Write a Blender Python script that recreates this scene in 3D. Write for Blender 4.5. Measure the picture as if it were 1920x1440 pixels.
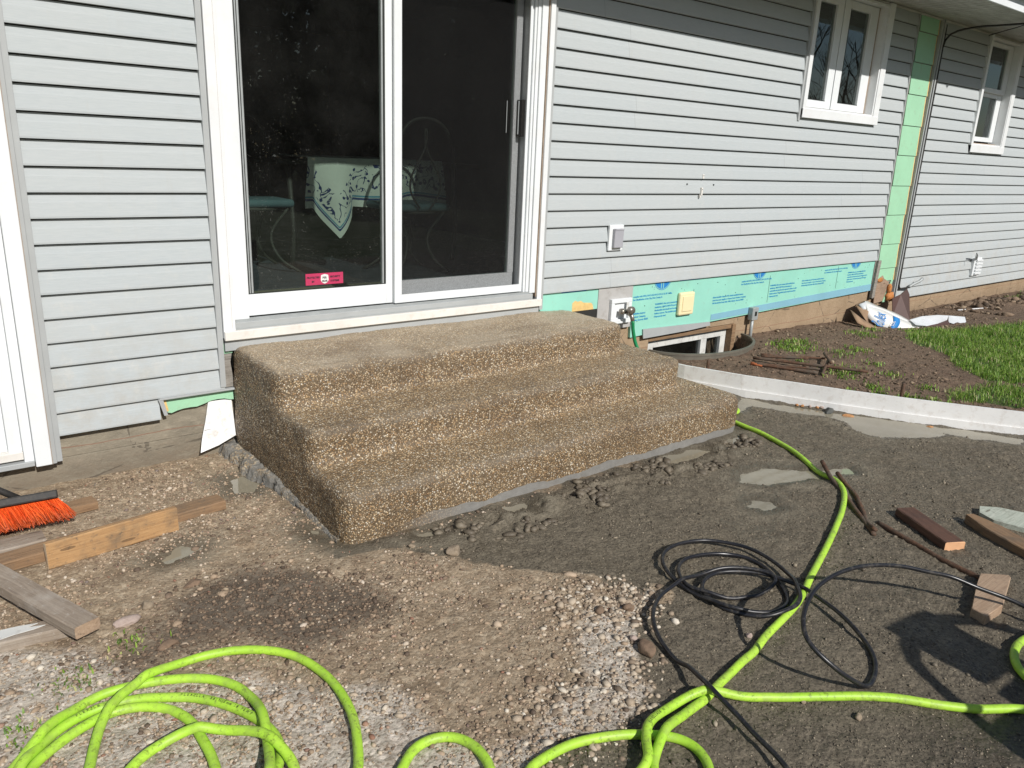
import bpy, bmesh, math, random
import numpy as np
from mathutils import Vector, Matrix
random.seed(7); rng=np.random.default_rng(11)
for o in list(bpy.data.objects): bpy.data.objects.remove(o)
SC=bpy.context.scene; COL=SC.collection
# ---------------------------------------------------------------- camera, sky, sun, exposure
cam=bpy.data.cameras.new('camera'); co=bpy.data.objects.new('camera',cam); COL.objects.link(co)
cam.sensor_width=36.0; cam.sensor_fit='HORIZONTAL'; cam.lens=27.253; cam.clip_start=.05; cam.clip_end=500
co.matrix_world=Matrix(((0.78570,0.14629,-0.60106,0.0),(-0.61721,0.25073,-0.74578,-3.6357),(0.04160,0.95694,0.28729,1.48175),(0,0,0,1)))
SC.camera=co
SUN_L=Vector((0.07,1.0,-0.72)).normalized()          # the way sunlight travels
w=bpy.data.worlds.new('World'); SC.world=w; w.use_nodes=True
nt=w.node_tree; nt.nodes.clear()
sky=nt.nodes.new('ShaderNodeTexSky'); sky.sky_type='NISHITA'; sky.sun_disc=False
sky.sun_elevation=math.radians(35.7); sky.sun_rotation=math.radians(180+4); sky.air_density=1.0; sky.dust_density=0.7
bg=nt.nodes.new('ShaderNodeBackground'); bg.inputs[1].default_value=0.075
wo=nt.nodes.new('ShaderNodeOutputWorld'); nt.links.new(sky.outputs[0],bg.inputs[0]); nt.links.new(bg.outputs[0],wo.inputs[0])
sl=bpy.data.lights.new('sun','SUN'); sl.energy=4.6; sl.angle=math.radians(.53); sl.color=(1.0,.965,.915)
so=bpy.data.objects.new('sun',sl); COL.objects.link(so); so.rotation_euler=SUN_L.to_track_quat('-Z','Y').to_euler(); so.location=(2,-12,9)
SC.view_settings.view_transform='Standard'; SC.view_settings.look='None'; SC.view_settings.exposure=0.0; SC.view_settings.gamma=1
SC.cycles.max_bounces=8; SC.cycles.transparent_max_bounces=16
# ---------------------------------------------------------------- baked positions (metres; x along the wall, y into the house)
D={'hA':[[3.753,-1.024,0.013],[3.713,-1.133,0.013],[3.692,-1.311,0.013],[3.622,-1.534,0.013],[3.53,-1.702,0.013],[3.467,-1.812,0.013],[3.443,-1.896,0.013],[3.376,-1.977,0.013],[3.307,-2.03,0.013],[3.137,-2.115,0.013],[2.988,-2.176,0.013],[2.784,-2.253,0.013],[2.62,-2.311,0.013],[2.501,-2.352,0.013],[2.406,-2.388,0.013],[2.301,-2.424,0.013],[2.212,-2.445,0.013],[2.108,-2.464,0.013],[2.023,-2.48,0.013],[1.92,-2.507,0.013],[1.872,-2.511,0.013],[1.764,-2.53,0.013],[1.677,-2.545,0.013],[1.624,-2.558,0.013],[1.556,-2.562,0.013],[1.481,-2.573,0.013],[1.422,-2.588,0.013],[1.365,-2.61,0.013],[1.301,-2.65,0.013]],'hB':[[2.351,-3.118,0.013],[2.239,-3.041,0.013],[2.155,-2.964,0.013],[2.082,-2.881,0.013],[2.016,-2.824,0.013],[1.918,-2.753,0.013],[1.792,-2.666,0.013],[1.67,-2.58,0.013],[1.621,-2.545,0.013],[1.563,-2.526,0.013],[1.488,-2.524,0.013],[1.41,-2.541,0.013],[1.353,-2.575,0.013],[1.285,-2.639,0.013]],'hC':[[1.418,-2.734,0.013],[1.446,-2.685,0.013],[1.448,-2.643,0.013],[1.432,-2.608,0.013],[1.406,-2.581,0.013],[1.368,-2.55,0.013],[1.341,-2.53,0.013],[1.327,-2.522,0.013],[1.299,-2.507,0.013],[1.222,-2.477,0.013],[1.145,-2.465,0.013],[1.079,-2.466,0.013],[1.043,-2.471,0.013]],'hD':[[0.789,-2.289,0.013],[0.843,-2.249,0.013],[0.889,-2.24,0.013],[0.939,-2.255,0.013],[0.968,-2.284,0.013],[0.983,-2.332,0.013],[0.98,-2.379,0.013],[0.969,-2.418,0.013]],'hE':[[0.179,-1.868,0.013],[0.207,-1.788,0.013],[0.238,-1.719,0.013],[0.288,-1.657,0.013],[0.347,-1.613,0.013],[0.404,-1.587,0.013],[0.473,-1.567,0.013],[0.544,-1.567,0.013],[0.622,-1.593,0.013],[0.689,-1.634,0.013],[0.736,-1.681,0.013],[0.773,-1.751,0.013],[0.796,-1.859,0.013],[0.796,-1.958,0.013],[0.778,-2.058,0.013],[0.745,-2.147,0.013],[0.696,-2.239,0.013]],'hF':[[0.034,-1.756,0.013],[0.104,-1.686,0.013],[0.169,-1.627,0.013],[0.231,-1.589,0.013],[0.285,-1.579,0.013],[0.352,-1.591,0.013],[0.422,-1.616,0.013],[0.49,-1.655,0.013],[0.541,-1.699,0.013],[0.576,-1.754,0.013],[0.591,-1.833,0.013],[0.584,-1.921,0.013],[0.565,-2.003,0.013],[0.529,-2.119,0.013]],'hG':[[0.047,-1.773,0.013],[0.126,-1.681,0.013],[0.184,-1.646,0.013],[0.246,-1.632,0.013],[0.292,-1.637,0.013],[0.347,-1.654,0.013],[0.403,-1.689,0.013],[0.466,-1.735,0.013],[0.515,-1.794,0.013],[0.553,-1.863,0.013],[0.579,-1.935,0.013],[0.589,-2.002,0.013],[0.578,-2.061,0.013],[0.537,-2.125,0.013]],'hH':[[0.069,-1.789,0.013],[0.141,-1.717,0.013],[0.204,-1.686,0.013],[0.267,-1.669,0.013],[0.321,-1.68,0.013],[0.371,-1.713,0.013],[0.408,-1.76,0.013],[0.432,-1.831,0.013],[0.435,-1.901,0.013],[0.436,-1.959,0.013],[0.425,-2.044,0.013]],'hI':[[0.254,-1.914,0.013],[0.301,-1.879,0.013],[0.35,-1.866,0.013],[0.401,-1.869,0.013],[0.452,-1.893,0.013],[0.503,-1.933,0.013],[0.542,-1.99,0.013],[0.568,-2.054,0.013],[0.581,-2.141,0.013]],'hJ':[[2.811,-3.007,0.013],[2.724,-2.988,0.013],[2.672,-2.985,0.013],[2.608,-2.999,0.013],[2.546,-3.03,0.013],[2.519,-3.059,0.013],[2.496,-3.101,0.013]],'blk':[[2.865,-3.011,0.05],[2.86,-2.93,0.06],[2.826,-2.861,0.08],[2.771,-2.799,0.1],[2.723,-2.734,0.12],[2.64,-2.681,0.15],[2.569,-2.633,0.17],[2.461,-2.591,0.19],[2.366,-2.567,0.2],[2.263,-2.553,0.2],[2.161,-2.556,0.195],[2.069,-2.578,0.187],[2.004,-2.605,0.16],[1.952,-2.642,0.13],[1.935,-2.675,0.1],[1.941,-2.718,0.06],[1.965,-2.754,0.03],[2.008,-2.784,0.012],[2.057,-2.802,0.012],[2.124,-2.792,0.012],[2.194,-2.759,0.012],[2.256,-2.701,0.02],[2.294,-2.637,0.03],[2.331,-2.557,0.035],[2.354,-2.483,0.035],[2.375,-2.424,0.03],[2.375,-2.358,0.03],[2.364,-2.297,0.03],[2.329,-2.233,0.03],[2.274,-2.183,0.03],[2.207,-2.15,0.03],[2.133,-2.152,0.03],[2.084,-2.175,0.025],[2.063,-2.214,0.015],[2.052,-2.29,0.01],[2.08,-2.361,0.01],[2.135,-2.427,0.02],[2.219,-2.449,0.03],[2.293,-2.435,0.04],[2.346,-2.391,0.04],[2.414,-2.316,0.03],[2.455,-2.219,0.03],[2.465,-2.101,0.03],[2.417,-2.009,0.03],[2.357,-1.954,0.03],[2.25,-1.928,0.035],[2.161,-1.937,0.035],[2.097,-1.978,0.035],[2.056,-2.039,0.03],[2.044,-2.105,0.02],[2.041,-2.173,0.01],[2.043,-2.253,0.01],[2.063,-2.324,0.01],[2.112,-2.372,0.01],[2.179,-2.407,0.01],[2.249,-2.41,0.01],[2.302,-2.383,0.01],[2.344,-2.331,0.01],[2.398,-2.251,0.012],[2.42,-2.172,0.015],[2.398,-2.112,0.02],[2.345,-2.064,0.025],[2.263,-2.029,0.03],[2.182,-2.016,0.03],[2.12,-2.038,0.03],[2.072,-2.084,0.03],[2.047,-2.149,0.02],[2.071,-2.213,0.012],[2.115,-2.268,0.01],[2.203,-2.308,0.01],[2.285,-2.319,0.012],[2.343,-2.307,0.015],[2.352,-2.28,0.02],[2.318,-2.224,0.025],[2.264,-2.171,0.03],[2.191,-2.134,0.03],[2.097,-2.116,0.03],[2.02,-2.114,0.03],[1.907,-2.136,0.03],[1.804,-2.195,0.035],[1.739,-2.267,0.03],[1.701,-2.353,0.02],[1.677,-2.446,0.02],[1.632,-2.554,0.045],[1.622,-2.633,0.04],[1.616,-2.693,0.03],[1.599,-2.756,0.03],[1.584,-2.816,0.03],[1.557,-2.88,0.03]],'pud':[[[4.23,-0.799],[4.363,-1.124],[4.523,-1.347],[4.695,-1.614],[4.842,-1.879],[5.034,-2.181],[4.908,-2.225],[4.765,-2.014],[4.72,-1.878],[4.536,-1.854],[4.293,-1.703],[4.274,-1.602],[4.368,-1.434],[4.342,-1.278],[4.187,-1.039],[4.116,-0.91],[3.946,-0.977]],[[3.129,-1.574],[3.289,-1.592],[3.474,-1.738],[3.681,-1.842],[3.627,-1.892],[3.365,-1.806],[3.146,-1.743],[3.067,-1.641]],[[2.916,-1.79],[2.98,-1.855],[2.968,-1.916],[2.865,-1.905],[2.857,-1.832]],[[3.494,-1.258],[3.595,-1.252],[3.46,-1.32],[3.335,-1.353]],[[2.998,-1.222],[3.168,-1.222],[3.254,-1.295],[3.053,-1.317],[2.936,-1.293]],[[1.923,-1.232],[2.035,-1.241],[2.013,-1.322],[1.904,-1.312]],[[1.034,-0.321],[1.108,-0.319],[1.146,-0.429],[1.097,-0.513],[1.005,-0.473]],[[1.139,-0.923],[1.173,-1.001],[1.194,-1.146],[1.159,-1.148],[1.136,-1.03]],[[0.598,-0.892],[0.693,-0.821],[0.734,-0.879],[0.662,-0.927],[0.603,-0.942]],[[1.453,-1.23],[1.623,-1.243],[1.646,-1.287],[1.49,-1.292]]],'gray':[[1.157,-1.221],[1.376,-1.319],[1.544,-1.577],[1.673,-1.733],[1.866,-1.953],[1.924,-2.118],[1.717,-2.257],[1.55,-2.334],[1.414,-2.463],[1.21,-2.466],[1.008,-2.535],[2.213,-3.591],[7.482,-3.456],[4.729,-0.429],[3.719,-1.143],[2.1,-1.218]],'damp':[[0.565,-1.208],[0.795,-1.16],[1.034,-1.3],[1.148,-1.486],[1.099,-1.65],[0.945,-1.687],[0.789,-1.679],[0.598,-1.481],[0.364,-1.504],[0.284,-1.418],[0.474,-1.361]],'pale':[[[-0.053,-1.123],[0.259,-1.325],[0.413,-1.595],[0.603,-1.7],[0.759,-1.894],[0.892,-1.96],[0.943,-2.051],[0.948,-2.208],[0.984,-2.35],[1.144,-2.371],[1.327,-2.294],[1.55,-2.334],[1.543,-2.446],[1.112,-2.61],[-0.09,-1.744]],[[1.657,-2.034],[1.939,-2.067],[1.783,-2.232],[1.545,-2.36],[1.419,-2.331],[1.507,-2.145]]],'stones':[[1.639,-1.862],[1.88,-1.94],[1.945,-2.112],[1.724,-2.262],[1.558,-2.37],[1.556,-2.455],[1.267,-2.507],[1.061,-2.471],[0.964,-2.379],[1.209,-2.292],[1.488,-2.165]],'lawn':[[6.541,-0.7],[6.365,-0.958],[6.277,-1.142],[5.862,-1.399],[5.703,-1.694],[5.932,-1.971],[6.251,-3.086],[10.852,-3.177],[8.37,-0.988],[7.609,-0.724],[6.922,-0.561]],'lawn2':[[5.15,-1.687],[5.599,-1.734],[5.856,-1.996],[5.337,-2.251],[5.156,-1.906],[5.032,-1.77]],'coilA':[[7.011,-0.1,0.284],[6.992,-0.13,0.253],[7.117,-0.22,0.216],[7.246,-0.3,0.153],[7.351,-0.38,0.105],[7.473,-0.45,0.071],[7.506,-0.48,0.078]],'coilB':[[6.965,-0.14,0.173],[6.948,-0.17,0.161],[7.014,-0.28,0.076],[7.124,-0.34,0.059],[7.232,-0.42,0.047],[7.365,-0.48,0.032],[7.492,-0.5,0.016]],'coilT':[[7.146,-0.06,0.268],[7.21,-0.09,0.241],[7.318,-0.16,0.197],[7.405,-0.24,0.155],[7.476,-0.32,0.105],[7.518,-0.4,0.078],[7.572,-0.46,0.073]],'brown':[[7.494,-0.12,0.276],[7.631,-0.13,0.306],[7.672,-0.16,0.364],[7.721,-0.17,0.306],[7.651,-0.25,0.075],[7.474,-0.16,0.114]],'curl':[[7.378,-0.372,0.125],[7.477,-0.431,0.16],[7.672,-0.49,0.165],[7.835,-0.518,0.15],[7.79,-0.531,0.115],[7.66,-0.51,0.09],[7.457,-0.501,0.085],[7.323,-0.459,0.1]],'curlbr':[[7.462,-0.494,0.085],[7.665,-0.507,0.09],[7.795,-0.533,0.115],[7.743,-0.579,0.1],[7.686,-0.612,0.045],[7.417,-0.527,0.045]],'curl2':[[7.868,-0.508,0.145],[8.075,-0.574,0.125],[8.021,-0.62,0.075],[7.821,-0.583,0.085],[7.762,-0.564,0.1]],'box':[[6.763,-0.1,0.226],[6.916,-0.06,0.252],[7.09,-0.05,0.271],[6.959,-0.15,0.161],[6.993,-0.25,0.093],[6.846,-0.27,0.093],[6.696,-0.22,0.135],[6.72,-0.14,0.164]],'handle':[[0.186,-0.3,0.16],[0.226,-0.376,0.13]],'curl2br':[[8.024,-0.573,0.1],[8.06,-0.601,0.09],[7.975,-0.644,0.05],[7.749,-0.621,0.045],[7.805,-0.594,0.085]]}

# ---------------------------------------------------------------- helpers
def tag(o,label=None,cat=None,group=None,kind=None):
    for k,v in (('label',label),('category',cat),('group',group),('kind',kind)):
        if v: o[k]=v
    return o
def empty(name,loc,label=None,cat=None,group=None):
    o=bpy.data.objects.new(name,None); COL.objects.link(o); o.location=loc; o.empty_display_size=.1
    return tag(o,label,cat,group)
def wloc(o):
    v=Vector(o.location); p=o.parent
    while p: v=v+Vector(p.location); p=p.parent
    return v
def link(name,me,mat,parent=None,loc=None):
    """me is in world coordinates; the object sits at loc (default: parent's place or the mesh's base centre)"""
    if len(me.vertices)==0: raise RuntimeError(name)
    o=bpy.data.objects.new(name,me); COL.objects.link(o)
    if mat: 
        for m in (mat if isinstance(mat,(list,tuple)) else [mat]): me.materials.append(m)
    v=np.empty(len(me.vertices)*3); me.vertices.foreach_get('co',v); v=v.reshape(-1,3)
    if parent is not None: L=wloc(parent) if loc is None else Vector(loc)
    else: L=Vector(loc) if loc is not None else Vector(((v[:,0].min()+v[:,0].max())/2,(v[:,1].min()+v[:,1].max())/2,v[:,2].min()))
    me.vertices.foreach_set('co',(v-np.array(L)).ravel()); me.update()
    if parent is not None: o.parent=parent; o.location=L-wloc(parent)
    else: o.location=L
    return o
def mesh(name,V,F,smooth=False):
    me=bpy.data.meshes.new(name)
    V=np.asarray(V,dtype=np.float32); 
    if isinstance(F,np.ndarray):
        n,k=F.shape; me.vertices.add(len(V)); me.vertices.foreach_set('co',V.ravel())
        me.loops.add(n*k); me.loops.foreach_set('vertex_index',F.ravel().astype(np.int32))
        me.polygons.add(n); me.polygons.foreach_set('loop_start',np.arange(0,n*k,k,dtype=np.int32))
        try: me.polygons.foreach_set('loop_total',np.full(n,k,dtype=np.int32))
        except Exception: pass
        me.update(calc_edges=True); me.validate()
    else:
        me.from_pydata([tuple(map(float,v)) for v in V],[],[tuple(f) for f in F]); me.update()
    if smooth: me.polygons.foreach_set('use_smooth',np.ones(len(me.polygons),dtype=bool))
    return me
def from_bm(name,bm,smooth=False):
    bmesh.ops.recalc_face_normals(bm,faces=bm.faces)
    me=bpy.data.meshes.new(name); bm.to_mesh(me); bm.free()
    if smooth: me.polygons.foreach_set('use_smooth',np.ones(len(me.polygons),dtype=bool))
    return me
def box_bm(bm,b,bev=0.0,mtx=None):
    x0,x1,y0,y1,z0,z1=b
    g=bmesh.ops.create_cube(bm,size=1.0); vs=g['verts']
    for v in vs: v.co=Vector(((x0+x1)/2+v.co.x*(x1-x0),(y0+y1)/2+v.co.y*(y1-y0),(z0+z1)/2+v.co.z*(z1-z0)))
    if bev>0:
        es=list({e for v in vs for e in v.link_edges})
        r=bmesh.ops.bevel(bm,geom=es,offset=min(bev,.4*min(x1-x0,y1-y0,z1-z0)),segments=2,affect='EDGES',profile=.5)
        vs=list({v for f in r['faces'] for v in f.verts}|{v for v in vs if v.is_valid})
    if mtx is not None:
        for v in vs: v.co=mtx@v.co
    return vs
def boxes(name,bl,mat,parent=None,bev=.0015,loc=None):
    bm=bmesh.new()
    for b in bl: box_bm(bm,b,bev)
    return link(name,from_bm(name,bm),mat,parent,loc)
def each(name,bl,mat,parent=None,bev=.0015):
    return [boxes(name,[b],mat,parent,bev) for b in bl]
def slab(name,pts,ext,mat,parent=None,smooth=False,loc=None):
    """closed prism: polygon pts (3D) swept by vector ext"""
    n=len(pts); e=Vector(ext); bm=bmesh.new()
    a=[bm.verts.new(Vector(p)) for p in pts]; b=[bm.verts.new(Vector(p)+e) for p in pts]
    bm.faces.new(a); bm.faces.new(b[::-1])
    for i in range(n): j=(i+1)%n; bm.faces.new((a[i],b[i],b[j],a[j]))
    bmesh.ops.triangulate(bm,faces=[f for f in bm.faces if len(f.verts)>4])
    return link(name,from_bm(name,bm,smooth),mat,parent,loc)
def catmull(P,step=.008,closed=False):
    P=np.asarray(P,float); n=len(P); out=[]
    Q=np.vstack([2*P[0]-P[1],P,2*P[-1]-P[-2]])
    for i in range(n-1):
        p0,p1,p2,p3=Q[i],Q[i+1],Q[i+2],Q[i+3]
        m=max(2,int(np.linalg.norm(p2-p1)/step)); t=np.linspace(0,1,m,endpoint=False)[:,None]
        # centripetal-like damping of tangents
        d=np.linalg.norm(p2-p1)+1e-9; 
        m1=(p2-p0); m1=m1/(np.linalg.norm(m1)+1e-9)*d; m2=(p3-p1); m2=m2/(np.linalg.norm(m2)+1e-9)*d
        out.append((2*t**3-3*t**2+1)*p1+(t**3-2*t**2+t)*m1+(-2*t**3+3*t**2)*p2+(t**3-t**2)*m2)
    out.append(P[-1:]); return np.vstack(out)
def smooth_path(C,it=6):
    C=C.copy()
    for _ in range(it): C[1:-1]=.25*C[:-2]+.5*C[1:-1]+.25*C[2:]
    return C
def tube_mesh(C,r,seg=12,caps=True):
    C=np.asarray(C,float); n=len(C); r=np.broadcast_to(np.asarray(r,float),(n,))
    T=np.gradient(C,axis=0); T/=np.linalg.norm(T,axis=1)[:,None]+1e-12
    N=np.zeros_like(C); ref=np.array([0,0,1.]) if abs(T[0,2])<.9 else np.array([1.,0,0])
    N[0]=ref-T[0]*np.dot(ref,T[0]); N[0]/=np.linalg.norm(N[0])
    for i in range(1,n):
        v=N[i-1]-T[i]*np.dot(N[i-1],T[i]); N[i]=v/(np.linalg.norm(v)+1e-12)
    B=np.cross(T,N); a=np.linspace(0,2*math.pi,seg,endpoint=False)
    V=C[:,None,:]+r[:,None,None]*(np.cos(a)[None,:,None]*N[:,None,:]+np.sin(a)[None,:,None]*B[:,None,:])
    V=V.reshape(-1,3); F=[]
    i=np.arange(n-1)[:,None]; j=np.arange(seg)[None,:]; k=(j+1)%seg
    F=np.stack([i*seg+j+0*k,i*seg+k,(i+1)*seg+k,(i+1)*seg+j+0*k],-1).reshape(-1,4)
    F=[tuple(f) for f in F]
    if caps: F.append(tuple(range(seg-1,-1,-1))); F.append(tuple((n-1)*seg+q for q in range(seg)))
    return V,F
def tube(name,C,r,mat,parent=None,seg=12,loc=None):
    V,F=tube_mesh(C,r,seg); return link(name,mesh(name,V,F,True),mat,parent,loc)
def multi(parts):
    V=[];F=[];o=0
    for v,f in parts:
        V.append(np.asarray(v)); F+= [tuple(int(i)+o for i in q) for q in f]; o+=len(v)
    return np.vstack(V),F
def hsh(ix,iy,s):
    n=(ix.astype(np.int64)*374761393+iy.astype(np.int64)*668265263+s*97471159)&0xffffffff
    n=((n^(n>>13))*1274126177)&0xffffffff
    return ((n^(n>>16))&0xffff)/65535.0
def vn(x,y,s=0):
    x=np.asarray(x,float);y=np.asarray(y,float); ix=np.floor(x);iy=np.floor(y);fx=x-ix;fy=y-iy
    fx=fx*fx*(3-2*fx);fy=fy*fy*(3-2*fy); ix=ix.astype(np.int64);iy=iy.astype(np.int64)
    return (hsh(ix,iy,s)*(1-fx)+hsh(ix+1,iy,s)*fx)*(1-fy)+(hsh(ix,iy+1,s)*(1-fx)+hsh(ix+1,iy+1,s)*fx)*fy
def fbm(x,y,sc,oc=4,s=0,g=.5):
    t=0;a=1;n=0
    for i in range(oc): t=t+a*vn(x*sc,y*sc,s+i*17); n+=a; a*=g; sc*=2.03
    return t/n
def sst(a,b,x): t=np.clip((x-a)/(b-a),0,1); return t*t*(3-2*t)
def pdist(x,y,poly):
    """signed distance to a polygon, positive inside"""
    x=np.asarray(x,float);y=np.asarray(y,float); P=np.asarray(poly,float); n=len(P)
    d=np.full(x.shape,1e9); ins=np.zeros(x.shape,bool)
    for i in range(n):
        a=P[i];b=P[(i+1)%n]; ex,ey=b-a; wx=x-a[0];wy=y-a[1]
        t=np.clip((wx*ex+wy*ey)/(ex*ex+ey*ey+1e-12),0,1); d=np.minimum(d,(wx-ex*t)**2+(wy-ey*t)**2)
        c=((a[1]>y)!=(b[1]>y)); xx=(b[0]-a[0])*(y-a[1])/((b[1]-a[1])+1e-12)+a[0]; ins^=(c&(x<xx))
    d=np.sqrt(d); return np.where(ins,d,-d)
# ---------------------------------------------------------------- node materials
class NB:
    def __init__(s,name):
        s.m=bpy.data.materials.new(name); s.m.use_nodes=True; s.t=s.m.node_tree; s.t.nodes.clear()
        s.out=s.t.nodes.new('ShaderNodeOutputMaterial'); s.b=s.t.nodes.new('ShaderNodeBsdfPrincipled'); s.t.links.new(s.b.outputs[0],s.out.inputs[0])
    def n(s,ty,**k):
        o=s.t.nodes.new(ty)
        for a,v in k.items(): setattr(o,a,v)
        return o
    def l(s,a,b): s.t.links.new(a,b); return b
    def set(s,i,v):
        if hasattr(v,'is_output') or isinstance(v,bpy.types.NodeSocket): s.t.links.new(v,i)
        else: i.default_value=v
    def coord(s,kind='Object'):
        if kind=='World': return s.n('ShaderNodeNewGeometry').outputs['Position']
        return s.n('ShaderNodeTexCoord').outputs[kind]
    def map(s,v,scale=(1,1,1),rot=(0,0,0),loc=(0,0,0)):
        m=s.n('ShaderNodeMapping'); s.l(v,m.inputs[0]); m.inputs['Scale'].default_value=scale; m.inputs['Rotation'].default_value=rot; m.inputs['Location'].default_value=loc; return m.outputs[0]
    def noise(s,v,scale=5,detail=4,rough=.55,dist=0):
        n=s.n('ShaderNodeTexNoise'); s.l(v,n.inputs['Vector']); n.inputs['Scale'].default_value=scale; n.inputs['Detail'].default_value=detail; n.inputs['Roughness'].default_value=rough; n.inputs['Distortion'].default_value=dist; return n.outputs['Fac']
    def vor(s,v,scale=5,feature='F1',rand=1):
        n=s.n('ShaderNodeTexVoronoi',feature=feature); s.l(v,n.inputs['Vector']); n.inputs['Scale'].default_value=scale; n.inputs['Randomness'].default_value=rand; return n
    def ramp(s,f,stops,interp='LINEAR'):
        r=s.n('ShaderNodeValToRGB'); s.set(r.inputs[0],f); e=r.color_ramp; e.interpolation=interp
        while len(e.elements)<len(stops): e.elements.new(.5)
        for q,(p,c) in zip(e.elements,stops):
            q.position=p; c=(c,c,c) if isinstance(c,(int,float)) else c; q.color=(c[0],c[1],c[2],1)
        return r.outputs[0]
    def mix(s,f,a,b,mode='MIX'):
        m=s.n('ShaderNodeMix',data_type='RGBA',blend_type=mode); s.set(m.inputs[0],f)
        for i,c in ((6,a),(7,b)):
            if isinstance(c,(tuple,list)): c=(c[0],c[1],c[2],1)
            s.set(m.inputs[i],c)
        return m.outputs[2]
    def math(s,op,a,b=0.0,c=None):
        m=s.n('ShaderNodeMath',operation=op); s.set(m.inputs[0],a); s.set(m.inputs[1],b)
        if c is not None: s.set(m.inputs[2],c)
        return m.outputs[0]
    def mr(s,v,a,b,c=0.0,d=1.0):
        m=s.n('ShaderNodeMapRange'); s.set(m.inputs[0],v)
        for i,q in enumerate((a,b,c,d)): m.inputs[i+1].default_value=q
        return m.outputs[0]
    def attr(s,name): return s.n('ShaderNodeAttribute',attribute_name=name)
    def sep(s,v): 
        q=s.n('ShaderNodeSeparateXYZ'); s.l(v,q.inputs[0]); return q.outputs
    def bump(s,h,strength=.5,dist=.01,normal=None):
        b=s.n('ShaderNodeBump'); s.set(b.inputs['Height'],h); b.inputs['Strength'].default_value=strength; b.inputs['Distance'].default_value=dist
        if normal is not None: s.l(normal,b.inputs['Normal'])
        return b.outputs[0]
    def fin(s,col=None,rough=None,normal=None,metal=None,spec=None):
        if col is not None: s.set(s.b.inputs['Base Color'],(col[0],col[1],col[2],1) if isinstance(col,(tuple,list)) else col)
        if rough is not None: s.set(s.b.inputs['Roughness'],rough)
        if normal is not None: s.l(normal,s.b.inputs['Normal'])
        if metal is not None: s.b.inputs['Metallic'].default_value=metal
        if spec is not None: s.set(s.b.inputs['Specular IOR Level'],spec)
        return s.m
def simple(name,col,rough=.5,var=.15,scale=8,metal=0,bump=0,dirt=None,dirtamt=.3,coord='World'):
    n=NB(name); v=n.coord(coord); f=n.noise(v,scale,5,.6)
    d=tuple(c*(1-var) for c in col); u=tuple(min(1,c*(1+var)) for c in col)
    c=n.ramp(f,[(.3,d),(.7,u)])
    if dirt: c=n.mix(n.mr(n.noise(v,scale*2.7,6,.7),.52,.75,0,dirtamt),c,dirt)
    nm=n.bump(n.noise(v,scale*12,4),bump,.004) if bump else None
    return n.fin(c,rough,nm,metal)
M={}
def siding_mat():
    n=NB('vinyl_siding'); v=n.coord('World'); z=n.sep(v)[2]
    grain=n.noise(n.map(v,(1.2,1,26)),14,5,.6,.6)
    wide=n.noise(v,1.7,4,.6)
    c=n.mix(n.mr(grain,.35,.7),(.395,.428,.438),(.445,.472,.478))
    c=n.mix(n.mr(wide,.45,.75,0,.25),c,(.46,.475,.472))
    # rain splash dirt near the ground
    d=n.math('MULTIPLY',n.mr(z,.95,.3,0,1),n.mr(n.noise(v,6,7,.75),.45,.7,0,.55))
    c=n.mix(d,c,(.37,.335,.28))
    row=n.math('FLOOR',n.math('DIVIDE',n.math('SUBTRACT',z,.64),.2032)); wn=n.n('ShaderNodeTexWhiteNoise',noise_dimensions='1D'); n.l(row,wn.inputs['W'])
    xx=n.sep(v)[0]; u=n.math('ADD',n.math('DIVIDE',xx,3.7),n.math('MULTIPLY',wn.outputs['Value'],.85)); fr=n.math('MULTIPLY',n.math('ABSOLUTE',n.math('SUBTRACT',n.math('FRACT',u),.5)),3.7)
    seam=n.math('LESS_THAN',fr,.0022); c=n.mix(n.math('MULTIPLY',seam,.25),c,(.10,.10,.10))
    side=n.math('GREATER_THAN',n.math('FRACT',u),.5); c=n.mix(n.math('MULTIPLY',side,.07),c,(.50,.49,.46))
    run=n.noise(n.map(v,(9,1,.8)),2.2,5,.65); c=n.mix(n.mr(run,.58,.8,0,.30),c,(.40,.39,.355))
    blot=n.math('MULTIPLY',n.mr(z,1.35,.7,0,1),n.mr(n.noise(v,11,6,.75),.55,.7,0,.4)); c=n.mix(blot,c,(.54,.52,.47))
    return n.fin(c,.8,n.bump(grain,.16,.003),spec=.15)
M['siding']=siding_mat()
M['white']=simple('white_vinyl',(.72,.745,.755),.4,.04,3,dirt=(.58,.55,.50),dirtamt=.25)
M['whitecap']=simple('white_aluminium_trim',(.72,.735,.74),.4,.05,4,dirt=(.60,.53,.46),dirtamt=.28)
M['cream']=simple('cream_sill',(.70,.675,.63),.5,.06,6,dirt=(.5,.40,.30),dirtamt=.4)
M['greytrim']=simple('grey_trim',(.37,.385,.385),.5,.06,6)
M['gasket']=simple('black_gasket',(.02,.022,.02),.5,.2,20)
M['caulk']=simple('brown_caulk',(.36,.27,.2),.7,.2,20)
def soffit_mat():
    n=NB('soffit'); v=n.coord('World'); f=n.noise(n.map(v,(1.2,6,1)),3,5,.6)
    return n.fin(n.ramp(f,[(.3,(.42,.41,.38)),(.7,(.62,.61,.58))]),.6)
M['soffit']=soffit_mat()
M['gutter']=simple('gutter_paint',(.30,.32,.36),.4,.1,5)
M['dark']=simple('interior_dark',(.022,.022,.02),.7,.2,2)
M['shingle']=simple('shingles',(.07,.065,.06),.9,.3,30,bump=.5)
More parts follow.
